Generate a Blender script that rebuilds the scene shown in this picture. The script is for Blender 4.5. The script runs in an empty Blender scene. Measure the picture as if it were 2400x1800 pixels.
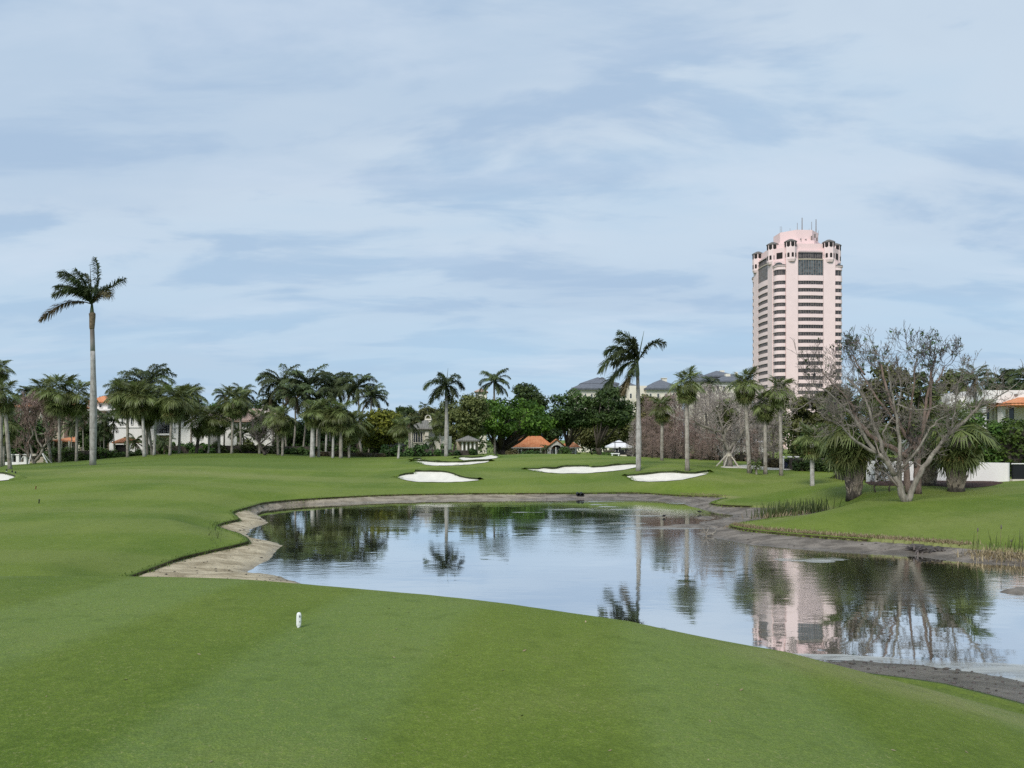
import bpy, math, random
import numpy as np
from mathutils import Vector, Matrix
from mathutils.geometry import delaunay_2d_cdt

# ------------------------------------------------------------------ camera, sky, sun, exposure
scene = bpy.context.scene
col = scene.collection
F, H, CAMZ = 1800.0, 1030.0, 4.0           # focal length and horizon row in photo pixels, eye height above the water
cam_data = bpy.data.cameras.new('camera')
cam = bpy.data.objects.new('camera', cam_data)
col.objects.link(cam)
cam.location = (0, 0, CAMZ)
cam.rotation_euler = (math.pi / 2, 0, 0)
cam_data.sensor_width = 36.0
cam_data.lens = 36.0 * F / 2400.0
cam_data.shift_y = (H - 900.0) / 2400.0
cam_data.clip_start = 0.1
cam_data.clip_end = 9000
scene.camera = cam

SUN_EL, SUN_AZ = math.radians(42), math.radians(205)   # azimuth clockwise from +Y: behind the camera, to the left
world = bpy.data.worlds.new('World')
scene.world = world
world.use_nodes = True
nt = world.node_tree
nt.nodes.clear()
N = nt.nodes.new
L = nt.links.new


def mathn(tree, op, a, b=None, c=None, clamp=False):
    n = tree.nodes.new('ShaderNodeMath')
    n.operation = op
    n.use_clamp = clamp
    for i, v in enumerate((a, b, c)):
        if v is None:
            continue
        if isinstance(v, (int, float)):
            n.inputs[i].default_value = v
        else:
            tree.links.new(v, n.inputs[i])
    return n.outputs[0]


def mixn(tree, fac, a, b):
    n = tree.nodes.new('ShaderNodeMix')
    n.data_type = 'RGBA'
    for sock, v in ((n.inputs[0], fac), (n.inputs[6], a), (n.inputs[7], b)):
        if isinstance(v, (int, float)):
            sock.default_value = v
        elif isinstance(v, tuple):
            sock.default_value = (*v[:3], 1)
        else:
            tree.links.new(v, sock)
    return n.outputs[2]


def rampn(tree, fac, lo, hi, a=0.0, b=1.0):
    n = tree.nodes.new('ShaderNodeMapRange')
    n.interpolation_type = 'SMOOTHSTEP'
    n.inputs[1].default_value, n.inputs[2].default_value = lo, hi
    n.inputs[3].default_value, n.inputs[4].default_value = a, b
    tree.links.new(fac, n.inputs[0])
    return n.outputs[0]


def noisen(tree, vec, scale, detail=3.0, rough=0.55, dist=0.0):
    n = tree.nodes.new('ShaderNodeTexNoise')
    n.inputs['Scale'].default_value = scale
    n.inputs['Detail'].default_value = detail
    n.inputs['Roughness'].default_value = rough
    n.inputs['Distortion'].default_value = dist
    if vec is not None:
        tree.links.new(vec, n.inputs['Vector'])
    return n.outputs['Fac']


def mapn(tree, vec, scale=(1, 1, 1), rot=(0, 0, 0), loc=(0, 0, 0)):
    n = tree.nodes.new('ShaderNodeMapping')
    n.inputs['Scale'].default_value = scale
    n.inputs['Rotation'].default_value = rot
    n.inputs['Location'].default_value = loc
    tree.links.new(vec, n.inputs['Vector'])
    return n.outputs[0]


sky = N('ShaderNodeTexSky')
sky.sky_type = 'NISHITA'
sky.sun_disc = False
sky.sun_elevation = SUN_EL
sky.sun_rotation = SUN_AZ
sky.air_density = 1.0
sky.dust_density = 1.5
tc = N('ShaderNodeTexCoord')
sep = N('ShaderNodeSeparateXYZ')
L(tc.outputs['Generated'], sep.inputs[0])
zc = mathn(nt, 'MAXIMUM', sep.outputs[2], 0.0)
zd = mathn(nt, 'ADD', zc, 0.20)
cmb = N('ShaderNodeCombineXYZ')
L(mathn(nt, 'DIVIDE', sep.outputs[0], zd), cmb.inputs[0])
L(mathn(nt, 'DIVIDE', sep.outputs[1], zd), cmb.inputs[1])
cv = cmb.outputs[0]
SKY_K = 5.15
big = noisen(nt, mapn(nt, cv, (0.6, 1.2, 1), (0, 0, 0.2), (3.1, 1.7, 0)), 1.15, 5, 0.52, 0.4)
mid = noisen(nt, mapn(nt, cv, (0.75, 1.6, 1), (0, 0, -0.10), (7.3, 2.2, 4)), 2.3, 6, 0.55, 0.35)
wisp = noisen(nt, mapn(nt, cv, (0.55, 1.25, 1), (0, 0, 0.08), (1.3, 9.2, 2)), 2.2, 6, 0.58, 0.3)
def S(*c):
    return tuple(((v / 255 + 0.055) / 1.055) ** 2.4 if v > 10 else v / 255 / 12.92 for v in c)
def K(c, k):
    return tuple(v * k for v in c)
low = S(174, 204, 229)          # clear bluish air near the horizon
deck = S(185, 204, 224)         # grey blue cloud deck
pale = S(205, 218, 231)         # thin bright cloud
dark = S(168, 191, 217)
c1 = mixn(nt, rampn(nt, big, 0.38, 0.60), K(deck, SKY_K), K(pale, SKY_K))
c2 = mixn(nt, rampn(nt, mid, 0.46, 0.62, 0, 0.9), c1, K(dark, SKY_K))
elev = rampn(nt, zc, -0.06, 0.30)
cover = mathn(nt, 'ADD', elev, mathn(nt, 'MULTIPLY', mathn(nt, 'SUBTRACT', 0.5, big), 2.2), clamp=True)
c3 = mixn(nt, mathn(nt, 'MULTIPLY', cover, 0.92), K(low, SKY_K), c2)
c4 = mixn(nt, rampn(nt, wisp, 0.48, 0.74, 0, 0.5), c3, K(S(208, 221, 236), SKY_K))
final = mixn(nt, 0.04, c4, sky.outputs[0])
bg = N('ShaderNodeBackground')
bg.inputs['Strength'].default_value = 0.1
L(final, bg.inputs['Color'])
wo = N('ShaderNodeOutputWorld')
L(bg.outputs[0], wo.inputs[0])

sun_data = bpy.data.lights.new('sun', 'SUN')
sun_data.energy = 1.5
sun_data.angle = math.radians(20)
sun_data.color = (1.0, 0.96, 0.9)
sun = bpy.data.objects.new('sun', sun_data)
col.objects.link(sun)
sd = Vector((math.sin(SUN_AZ) * math.cos(SUN_EL), math.cos(SUN_AZ) * math.cos(SUN_EL), math.sin(SUN_EL)))
sun.rotation_euler = (-sd).to_track_quat('-Z', 'Y').to_euler()
sun.location = (0, -20, 60)

scene.view_settings.view_transform = 'Standard'
scene.view_settings.look = 'None'
scene.view_settings.exposure = 1.0
scene.view_settings.gamma = 1.0
scene.view_settings.use_curve_mapping = False
scene.render.engine = 'CYCLES'
scene.cycles.max_bounces = 6
scene.cycles.diffuse_bounces = 3
scene.cycles.glossy_bounces = 3
scene.cycles.transmission_bounces = 3
scene.cycles.use_denoising = False

# ------------------------------------------------------------------ helpers
rng = np.random.default_rng(7)
rnd = random.Random(11)


def P(px, py, Y):
    """the point at distance Y that shows at photo pixel (px, py)"""
    return Vector(((px - 1200.0) / F * Y, Y, CAMZ - (py - H) / F * Y))


def prop(o, **k):
    for a, b in k.items():
        if b is not None:
            o[a] = b
    return o


def link(name, data, parent=None, mat=None, smooth=False):
    o = bpy.data.objects.new(name, data)
    col.objects.link(o)
    if mat is not None:
        for m in (mat if isinstance(mat, (list, tuple)) else [mat]):
            data.materials.append(m)
    if smooth:
        data.shade_smooth()
    if parent is not None:
        o.parent = parent
    return o


def thing(name, label, cat, loc=(0, 0, 0), group=None):
    o = bpy.data.objects.new(name, None)
    o.empty_display_size = 0.3
    col.objects.link(o)
    o.location = loc
    return prop(o, label=label, category=cat, group=group)


class MB:
    """collects simple shapes into one mesh"""
    def __init__(self, org=(0, 0, 0)):
        self.v, self.f, self.m, self.o = [], [], [], Vector(org)

    def add(self, vs, fs, m=0):
        k = len(self.v)
        self.v += [tuple(Vector(p) - self.o) for p in vs]
        self.f += [tuple(i + k for i in f) for f in fs]
        self.m += [m] * len(fs)

    def box(self, x0, x1, y0, y1, z0, z1, m=0):
        vs = [(x, y, z) for z in (z0, z1) for y in (y0, y1) for x in (x0, x1)]
        self.add(vs, [(0, 2, 3, 1), (4, 5, 7, 6), (0, 1, 5, 4), (2, 6, 7, 3), (0, 4, 6, 2), (1, 3, 7, 5)], m)

    def prism(self, poly, z0, z1, m=0, top=True):
        n = len(poly)
        vs = [(p[0], p[1], z0) for p in poly] + [(p[0], p[1], z1) for p in poly]
        fs = [(i, (i + 1) % n, n + (i + 1) % n, n + i) for i in range(n)]
        if top:
            fs += [tuple(range(n, 2 * n)), tuple(range(n - 1, -1, -1))]
        self.add(vs, fs, m)

    def tube(self, pts, rad, sides=6, m=0, cap=True):
        pts = [Vector(p) for p in pts]
        vs, fs = [], []
        ref = None
        for i, p in enumerate(pts):
            d = (pts[min(i + 1, len(pts) - 1)] - pts[max(i - 1, 0)])
            if d.length < 1e-9:
                d = Vector((0, 0, 1))
            d.normalize()
            if ref is None:
                ref = Vector((1, 0, 0)) if abs(d.x) < 0.8 else Vector((0, 1, 0))
            a = (ref - d * ref.dot(d))
            if a.length < 1e-6:
                a = d.orthogonal()
            a.normalize()
            ref = a
            b = d.cross(a)
            r = rad[i] if isinstance(rad, (list, tuple)) else rad
            for k in range(sides):
                t = 2 * math.pi * k / sides
                vs.append(p + (a * math.cos(t) + b * math.sin(t)) * r)
        for i in range(len(pts) - 1):
            for k in range(sides):
                k2 = (k + 1) % sides
                fs.append((i * sides + k, i * sides + k2, (i + 1) * sides + k2, (i + 1) * sides + k))
        if cap:
            fs.append(tuple(range(sides - 1, -1, -1)))
            fs.append(tuple((len(pts) - 1) * sides + k for k in range(sides)))
        self.add(vs, fs, m)

    def hip(self, x0, x1, y0, y1, z, h, m=0, thick=0.12):
        w, d = x1 - x0, y1 - y0
        if w >= d:
            r0, r1 = (x0 + d / 2, (y0 + y1) / 2, z + h), (x1 - d / 2, (y0 + y1) / 2, z + h)
            fs = [(0, 1, 5, 4), (1, 2, 5), (2, 3, 4, 5), (3, 0, 4)]
        else:
            r0, r1 = ((x0 + x1) / 2, y0 + w / 2, z + h), ((x0 + x1) / 2, y1 - w / 2, z + h)
            fs = [(0, 1, 4), (1, 2, 5, 4), (2, 3, 5), (3, 0, 4, 5)]
        self.add([(x0, y0, z), (x1, y0, z), (x1, y1, z), (x0, y1, z), r0, r1], fs, m)
        self.box(x0, x1, y0, y1, z - thick, z - 0.004, m)

    def build(self, name, mat, parent=None, smooth=False, loc=None):
        me = bpy.data.meshes.new(name)
        me.from_pydata(self.v, [], self.f)
        if any(self.m):
            me.polygons.foreach_set('material_index', self.m)
        o = link(name, me, parent, mat, smooth)
        if loc is not None:
            o.location = loc
        return o


def mesh_np(name, v, f, tint=None, mats=None):
    """v (n,3), f (m,3|4) arrays -> mesh"""
    me = bpy.data.meshes.new(name)
    v = np.ascontiguousarray(v, dtype=np.float32)
    f = np.ascontiguousarray(f, dtype=np.int32)
    k = f.shape[1]
    me.vertices.add(len(v))
    me.vertices.foreach_set('co', v.ravel())
    me.loops.add(f.size)
    me.loops.foreach_set('vertex_index', f.ravel())
    me.polygons.add(len(f))
    me.polygons.foreach_set('loop_start', np.arange(0, f.size, k, dtype=np.int32))
    if mats is not None:
        me.polygons.foreach_set('material_index', np.ascontiguousarray(mats, dtype=np.int32))
    me.update(calc_edges=True)
    if tint is not None:
        for nm, arr in (tint if isinstance(tint, dict) else {'tint': tint}).items():
            a = me.attributes.new(nm, 'FLOAT', 'POINT')
            a.data.foreach_set('value', np.ascontiguousarray(arr, dtype=np.float32))
    return me


# ------------------------------------------------------------------ materials
def newmat(name):
    m = bpy.data.materials.new(name)
    m.use_nodes = True
    t = m.node_tree
    b = t.nodes['Principled BSDF']
    b.inputs['Specular IOR Level'].default_value = 0.3
    return m, t, b


def geo_pos(t):
    return t.nodes.new('ShaderNodeNewGeometry').outputs['Position']


def obj_pos(t):
    return t.nodes.new('ShaderNodeTexCoord').outputs['Object']


def bumpn(t, b, h, dist, strength=1.0):
    n = t.nodes.new('ShaderNodeBump')
    n.inputs['Distance'].default_value = dist
    n.inputs['Strength'].default_value = strength
    t.links.new(h, n.inputs['Height'])
    t.links.new(n.outputs[0], b.inputs['Normal'])


def plain(name, c, rough=0.7, var=0.15, scale=3.0, bump=0.0, c2=None, stretch=(1, 1, 1), spec=0.3):
    m, t, b = newmat(name)
    p = mapn(t, obj_pos(t), stretch)
    n = noisen(t, p, scale, 5, 0.6)
    lo = K(c, 1 - var)
    hi = c2 if c2 else K(c, 1 + var)
    t.links.new(mixn(t, rampn(t, n, 0.3, 0.7), lo, hi), b.inputs['Base Color'])
    b.inputs['Roughness'].default_value = rough
    b.inputs['Specular IOR Level'].default_value = spec
    if bump:
        bumpn(t, b, n, bump)
    return m


def leafmat(name, c0, c1, trans=0.25, rough=0.55, attr=True, objvar=0.25, spec=0.25):
    """leaf colour from the clump's own tint, a per plant shift, and light passing through thin leaves"""
    m, t, b = newmat(name)
    if attr:
        a = t.nodes.new('ShaderNodeAttribute')
        a.attribute_name = 'tint'
        fac = a.outputs['Fac']
    else:
        fac = noisen(t, geo_pos(t), 1.7, 3)
    oi = t.nodes.new('ShaderNodeObjectInfo')
    cm = mixn(t, fac, c0, c1)
    hs = t.nodes.new('ShaderNodeHueSaturation')
    t.links.new(mathn(t, 'ADD', mathn(t, 'MULTIPLY', oi.outputs['Random'], 2 * objvar), 1 - objvar), hs.inputs['Value'])
    t.links.new(mathn(t, 'ADD', mathn(t, 'MULTIPLY', oi.outputs['Random'], 0.03), 0.485), hs.inputs['Hue'])
    t.links.new(cm, hs.inputs['Color'])
    cc = hs.outputs[0]
    t.links.new(cc, b.inputs['Base Color'])
    b.inputs['Roughness'].default_value = rough
    b.inputs['Specular IOR Level'].default_value = spec
    tr = t.nodes.new('ShaderNodeBsdfTranslucent')
    t.links.new(cc, tr.inputs['Color'])
    mx = t.nodes.new('ShaderNodeMixShader')
    mx.inputs[0].default_value = trans
    t.links.new(b.outputs[0], mx.inputs[1])
    t.links.new(tr.outputs[0], mx.inputs[2])
    t.links.new(mx.outputs[0], t.nodes['Material Output'].inputs[0])
    return m


def lawn_material():
    m, t, b = newmat('lawn grass')
    p = geo_pos(t)
    at = lambda n: (lambda a: (setattr(a, 'attribute_name', n), a.outputs['Fac'])[1])(t.nodes.new('ShaderNodeAttribute'))
    tee, dry, rgh = at('tee'), at('dry'), at('rough')
    n1 = noisen(t, mapn(t, p, (1, .55, 1)), 0.16, 4, 0.6)
    n2 = noisen(t, p, 0.9, 5, 0.65)
    n3 = noisen(t, p, 14.0, 4, 0.7)
    n4 = noisen(t, p, 70.0, 3, 0.75)
    g1, g2, g3 = (0.094, 0.150, 0.015), (0.147, 0.200, 0.027), (0.208, 0.238, 0.064)
    base = mixn(t, rampn(t, n1, 0.38, 0.60), g1, g2)
    # mowing stripes: along the tee, and across the fairway
    w1 = t.nodes.new('ShaderNodeTexWave')
    w1.wave_profile = 'SIN'
    w1.inputs['Scale'].default_value = 0.105
    w1.inputs['Distortion'].default_value = 3.2
    w1.inputs['Detail'].default_value = 3
    w1.inputs['Detail Scale'].default_value = 0.6
    t.links.new(mapn(t, p, (1, 1, 1), (0, 0, 0.14), (0.75, 0, 0)), w1.inputs['Vector'])
    w2 = t.nodes.new('ShaderNodeTexWave')
    w2.wave_profile = 'SIN'
    w2.inputs['Scale'].default_value = 0.045
    w2.inputs['Distortion'].default_value = 2.2
    w2.inputs['Detail'].default_value = 3
    w2.inputs['Detail Scale'].default_value = 0.3
    t.links.new(mapn(t, p, (1, 1, 1), (0, 0, 1.35)), w2.inputs['Vector'])
    st1 = mathn(t, 'MULTIPLY', rampn(t, w1.outputs['Fac'], 0.3, 0.7), mathn(t, 'MULTIPLY', tee, 0.42))
    base = mixn(t, st1, base, (0.192, 0.264, 0.088))
    st2 = mathn(t, 'MULTIPLY', rampn(t, w2.outputs['Fac'], 0.25, 0.75), mathn(t, 'MULTIPLY', mathn(t, 'SUBTRACT', 1.0, tee), 0.44))
    base = mixn(t, st2, base, g3)
    base = mixn(t, mathn(t, 'MULTIPLY', rampn(t, n2, 0.48, 0.78), 0.35), base, g3)
    base = mixn(t, mathn(t, 'MULTIPLY', dry, rampn(t, n2, 0.25, 0.65, 0.35, 1.0)), base, (0.27, 0.265, 0.11))
    base = mixn(t, mathn(t, 'MULTIPLY', rgh, 0.8), base, (0.080, 0.130, 0.020))
    # grain of the turf
    base = mixn(t, rampn(t, n3, 0.42, 0.75, 0, 0.40), base, K(g2, 1.55))
    base = mixn(t, rampn(t, n4, 0.35, 0.62, 0.40, 0.0), base, K(g1, 0.5))
    base = mixn(t, rampn(t, n4, 0.58, 0.80, 0.0, 0.5), base, (0.28, 0.36, 0.12))
    n5 = noisen(t, mapn(t, p, (1, 1, 1), (0, 0, .6)), 38.0, 3, 0.8)
    n6 = noisen(t, p, 3.2, 4, 0.7)
    base = mixn(t, mathn(t, 'MULTIPLY', rampn(t, n5, 0.56, 0.70, 0, 0.75), rampn(t, n6, 0.38, 0.66, .25, 1.0)), base, (0.31, 0.30, 0.125))
    base = mixn(t, rampn(t, n6, 0.30, 0.48, 0.30, 0.0), base, K(g1, 0.62))
    t.links.new(base, b.inputs['Base Color'])
    b.inputs['Roughness'].default_value = 0.8
    b.inputs['Specular IOR Level'].default_value = 0.15
    bumpn(t, b, mathn(t, 'ADD', n4, mathn(t, 'MULTIPLY', n3, 0.8)), 0.03, 0.6)
    return m


def water_material():
    m, t, b = newmat('pond water')
    t.nodes.remove(b)
    p = geo_pos(t)
    fine = noisen(t, mapn(t, p, (1.0, 1.7, 1)), 2.2, 2, 0.5)
    mid_ = noisen(t, mapn(t, p, (0.6, 1.5, 1), (0, 0, 0.2)), 0.8, 2, 0.5)
    patch = noisen(t, mapn(t, p, (0.6, 1.2, 1), (0, 0, -0.3)), 0.10, 3, 0.6, 0.5)
    amp = rampn(t, patch, 0.42, 0.62, 0.22, 1.25)
    h = mathn(t, 'ADD', mathn(t, 'MULTIPLY', mathn(t, 'MULTIPLY', fine, 0.35), amp), mathn(t, 'MULTIPLY', mid_, 0.45))
    bp = t.nodes.new('ShaderNodeBump')
    bp.inputs['Distance'].default_value = 0.0085
    bp.inputs['Strength'].default_value = 1.0
    t.links.new(h, bp.inputs['Height'])
    gl = t.nodes.new('ShaderNodeBsdfGlossy')
    gl.inputs['Color'].default_value = (0.99, 0.99, 1.0, 1)
    t.links.new(rampn(t, patch, 0.42, 0.62, 0.035, 0.10), gl.inputs['Roughness'])
    t.links.new(bp.outputs[0], gl.inputs['Normal'])
    df = t.nodes.new('ShaderNodeBsdfDiffuse')
    df.inputs['Color'].default_value = (0.055, 0.058, 0.036, 1)
    lw = t.nodes.new('ShaderNodeLayerWeight')
    lw.inputs['Blend'].default_value = 0.5
    mx = t.nodes.new('ShaderNodeMixShader')
    t.links.new(mathn(t, 'ADD', mathn(t, 'MULTIPLY', lw.outputs['Facing'], 0.54), 0.45), mx.inputs[0])
    t.links.new(df.outputs[0], mx.inputs[1])
    t.links.new(gl.outputs[0], mx.inputs[2])
    t.links.new(mx.outputs[0], t.nodes['Material Output'].inputs[0])
    return m


def bank_material():
    m, t, b = newmat('muddy bank')
    p = geo_pos(t)
    a = t.nodes.new('ShaderNodeAttribute'); a.attribute_name = 'mud'
    w = t.nodes.new('ShaderNodeAttribute'); w.attribute_name = 'wet'
    n1 = noisen(t, mapn(t, p, (1, 1.6, 1)), 0.9, 6, 0.65, 0.6)
    n2 = noisen(t, p, 9.0, 5, 0.7)
    n3 = noisen(t, p, 40.0, 3, 0.7)
    sand = mixn(t, rampn(t, n1, 0.35, 0.62), (0.27, 0.215, 0.13), (0.52, 0.44, 0.30))
    sand = mixn(t, rampn(t, n2, 0.56, 0.72, 0, 0.6), sand, (0.10, 0.082, 0.055))
    mud = mixn(t, rampn(t, n1, 0.38, 0.62), (0.115, 0.098, 0.080), (0.245, 0.212, 0.178))
    mud = mixn(t, rampn(t, n2, 0.58, 0.75, 0, 0.6), mud, (0.028, 0.025, 0.022))
    c = mixn(t, a.outputs['Fac'], sand, mud)
    c = mixn(t, mathn(t, 'MULTIPLY', w.outputs['Fac'], 0.35), c, (0.06, 0.050, 0.038))
    c = mixn(t, rampn(t, n3, 0.62, 0.74, 0, 0.5), c, (0.33, 0.30, 0.25))
    t.links.new(c, b.inputs['Base Color'])
    t.links.new(mathn(t, 'SUBTRACT', 0.85, mathn(t, 'MULTIPLY', w.outputs['Fac'], 0.45)), b.inputs['Roughness'])
    bumpn(t, b, mathn(t, 'ADD', n2, mathn(t, 'MULTIPLY', n3, 0.4)), 0.06, 0.8)
    return m


def trunk_material(name, c, c2, ring=0.0, bump=0.02):
    m, t, b = newmat(name)
    p = obj_pos(t)
    n = noisen(t, mapn(t, p, (1, 1, 0.35)), 5.0, 5, 0.65)
    f = mixn(t, rampn(t, n, 0.32, 0.68), c, c2)
    hh = n
    if ring:
        r = noisen(t, mapn(t, p, (0.05, 0.05, 1)), ring, 2, 0.5)
        f = mixn(t, rampn(t, r, 0.52, 0.66, 0, 0.45), f, K(c, 0.6))
        hh = mathn(t, 'ADD', n, r)
    t.links.new(f, b.inputs['Base Color'])
    b.inputs['Roughness'].default_value = 0.85
    bumpn(t, b, hh, bump)
    return m


def roof_material(name, c, c2, rows=3.2):
    """rows of barrel tiles running down the slope, too small to tell apart from here"""
    m, t, b = newmat(name)
    p = obj_pos(t)
    w = t.nodes.new('ShaderNodeTexWave')
    w.inputs['Scale'].default_value = rows * 0.33
    w.inputs['Distortion'].default_value = 0.4
    t.links.new(p, w.inputs['Vector'])
    w2 = t.nodes.new('ShaderNodeTexWave')
    w2.bands_direction = 'Z'
    w2.inputs['Scale'].default_value = rows * 0.6
    w2.inputs['Distortion'].default_value = 0.3
    t.links.new(p, w2.inputs['Vector'])
    n = noisen(t, p, 1.4, 5, 0.7)
    f = mixn(t, rampn(t, n, 0.3, 0.7), c, c2)
    f = mixn(t, rampn(t, w2.outputs['Fac'], 0.0, 0.35, 0.4, 0.0), f, K(c, 0.5))
    f = mixn(t, rampn(t, w.outputs['Fac'], 0.0, 0.4, 0.3, 0.0), f, K(c, 0.5))
    t.links.new(f, b.inputs['Base Color'])
    b.inputs['Roughness'].default_value = 0.8
    bumpn(t, b, mathn(t, 'ADD', w.outputs['Fac'], w2.outputs['Fac']), 0.05)
    return m


def glass_material(name, c=(0.03, 0.035, 0.04), rough=0.12, c2=None):
    m, t, b = newmat(name)
    oi = t.nodes.new('ShaderNodeObjectInfo')
    n = noisen(t, obj_pos(t), 0.9, 2)
    cc = mixn(t, rampn(t, n, 0.4, 0.6), K(c, 0.7), c2 or K(c, 1.6))
    hs = t.nodes.new('ShaderNodeHueSaturation')
    t.links.new(mathn(t, 'ADD', mathn(t, 'MULTIPLY', oi.outputs['Random'], 0.9), 0.5), hs.inputs['Value'])
    t.links.new(cc, hs.inputs['Color'])
    t.links.new(hs.outputs[0], b.inputs['Base Color'])
    b.inputs['Roughness'].default_value = rough
    b.inputs['Specular IOR Level'].default_value = 0.6
    return m


M = {}
M['lawn'] = lawn_material()
M['water'] = water_material()
M['bank'] = bank_material()
M['sand'] = plain('bunker sand', (0.66, 0.63, 0.555), 0.9, 0.07, 2.0, 0.03)
M['turf_edge'] = plain('cut turf edge', (0.085, 0.075, 0.036), 0.9, 0.5, 6.0, 0.03)
M['mulch'] = plain('red brown mulch', (0.060, 0.030, 0.022), 0.95, 0.5, 7.0, 0.08)
M['path'] = plain('pale cart path', (0.60, 0.55, 0.46), 0.9, 0.08, 2.0)
M['royal_trunk'] = trunk_material('royal palm bark', (0.23, 0.215, 0.195), (0.40, 0.385, 0.36), 2.6, 0.01)
def upper_bark():
    m, t, b = newmat('bark turning brown upwards')
    g = t.nodes.new('ShaderNodeTexCoord')
    sp = t.nodes.new('ShaderNodeSeparateXYZ')
    t.links.new(g.outputs['Generated'], sp.inputs[0])
    n = noisen(t, mapn(t, g.outputs['Object'], (1, 1, .35)), 5.0, 5, .65)
    f = rampn(t, mathn(t, 'ADD', sp.outputs[2], mathn(t, 'MULTIPLY', mathn(t, 'SUBTRACT', n, .5), .5)), 0.0, .6)
    pale_ = mixn(t, n, (0.23, 0.215, 0.195), (0.40, 0.385, 0.36))
    t.links.new(mixn(t, f, pale_, mixn(t, n, (0.12, 0.10, 0.085), (0.22, 0.19, 0.165))), b.inputs['Base Color'])
    b.inputs['Roughness'].default_value = .85
    return m


M['royal_upper'] = upper_bark()
M['crownshaft'] = plain('green crownshaft', (0.060, 0.085, 0.030), 0.4, 0.25, 3.0)
M['sheath'] = plain('dry brown sheath', (0.16, 0.12, 0.075), 0.8, 0.4, 6.0)
M['sabal_trunk'] = trunk_material('cabbage palm bark', (0.19, 0.165, 0.135), (0.36, 0.33, 0.285), 4.0, 0.03)
M['pale_trunk'] = trunk_material('pale palm bark', (0.30, 0.28, 0.255), (0.50, 0.48, 0.45), 3.0, 0.02)
M['dark_trunk'] = trunk_material('dark bark', (0.040, 0.033, 0.026), (0.095, 0.08, 0.065), 0, 0.05)
M['grey_bark'] = trunk_material('grey bare bark', (0.135, 0.118, 0.096), (0.275, 0.25, 0.208), 0, 0.02)
M['red_bark'] = trunk_material('red brown peeling bark', (0.105, 0.070, 0.055), (0.225, 0.165, 0.135), 0, 0.02)
M['twig_dark'] = plain('dark twigs', (0.11, 0.092, 0.085), 0.9, 0.3, 2.0)
M['twig_brown'] = plain('brown twigs', (0.275, 0.20, 0.172), 0.9, 0.35, 0.7)
M['twig_grey'] = plain('grey twigs', (0.34, 0.295, 0.265), 0.9, 0.35, 0.7)
M['frond'] = leafmat('palm frond', (0.050, 0.074, 0.030), (0.145, 0.178, 0.070), 0.3, 0.5, False, 0.35)
M['royal_frond'] = leafmat('royal palm frond', (0.030, 0.048, 0.020), (0.098, 0.122, 0.046), 0.28, 0.5, False, 0.35)
M['brown_frond'] = leafmat('browning frond', (0.069, 0.055, 0.028), (0.170, 0.136, 0.071), 0.2, 0.6, False, 0.2)
M['fan'] = leafmat('fan leaf', (0.085, 0.118, 0.032), (0.235, 0.260, 0.095), 0.34, 0.45, False, 0.42, 0.4)
M['fan_dry'] = leafmat('yellowing fan leaf', (0.18, 0.135, 0.04), (0.36, 0.29, 0.105), 0.25, 0.6, False, 0.3)
M['boot'] = plain('leaf boot', (0.27, 0.225, 0.18), 0.9, 0.45, 5.0)
M['leaf_dark'] = leafmat('dark leaves', (0.020, 0.045, 0.012), (0.100, 0.165, 0.042), 0.22)
M['leaf_ficus'] = leafmat('bright leaves', (0.025, 0.060, 0.009), (0.149, 0.254, 0.035), 0.25)
M['leaf_yellow'] = leafmat('yellow green leaves', (0.043, 0.066, 0.009), (0.320, 0.320, 0.048), 0.25)
M['leaf_olive'] = leafmat('olive leaves', (0.041, 0.060, 0.016), (0.184, 0.193, 0.063), 0.22)
M['leaf_hedge'] = leafmat('hedge leaves', (0.026, 0.065, 0.011), (0.135, 0.216, 0.040), 0.2)
M['leaf_brown'] = leafmat('reddish hedge leaves', (0.061, 0.049, 0.021), (0.178, 0.153, 0.068), 0.2)
M['reed_green'] = leafmat('reed', (0.035, 0.053, 0.016), (0.111, 0.130, 0.046), 0.2)
M['straw'] = leafmat('dead straw', (0.17, 0.125, 0.065), (0.44, 0.36, 0.22), 0.2)
M['pink'] = plain('pink stucco', (0.77, 0.580, 0.555), 0.85, 0.03, 0.25, 0.0)
M['pink_pale'] = plain('pale pink stucco', (0.81, 0.64, 0.615), 0.85, 0.03, 0.4)
M['tower_glass'] = glass_material('smoked tower glass', (0.050, 0.040, 0.038), 0.2, (0.09, 0.075, 0.07))
M['tower_glass2'] = glass_material('slate green tower glass', (0.045, 0.056, 0.060), 0.15, (0.085, 0.10, 0.105))
M['mullion'] = plain('mullion', (0.22, 0.19, 0.175), 0.6, 0.1)
M['bronze'] = plain('weathered dark roof', (0.15, 0.135, 0.125), 0.6, 0.25, 1.0)
M['dark'] = plain('dark opening', (0.02, 0.017, 0.016), 0.8, 0.1)
M['white'] = plain('white stucco', (0.76, 0.74, 0.71), 0.85, 0.04, 0.6)
M['cream'] = plain('cream stucco', (0.70, 0.655, 0.55), 0.85, 0.05, 0.5)
M['beige'] = plain('beige stucco', (0.42, 0.36, 0.28), 0.85, 0.1, 0.8)
M['glass'] = glass_material('house glass')
M['frame'] = plain('white window frame', (0.70, 0.69, 0.66), 0.6, 0.05)
M['black'] = plain('black metal', (0.012, 0.013, 0.015), 0.5, 0.1)
M['roof_orange'] = roof_material('orange clay tiles', (0.62, 0.22, 0.095), (0.74, 0.34, 0.17))
M['roof_pink'] = roof_material('faded pink tiles', (0.46, 0.30, 0.235), (0.58, 0.43, 0.36))
M['roof_grey'] = roof_material('grey tiles', (0.16, 0.155, 0.135), (0.25, 0.24, 0.215))
M['roof_slate'] = roof_material('slate blue roof', (0.13, 0.14, 0.165), (0.19, 0.205, 0.235))
M['roof_white'] = plain('white sheet roof', (0.72, 0.72, 0.73), 0.7, 0.05)
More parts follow.
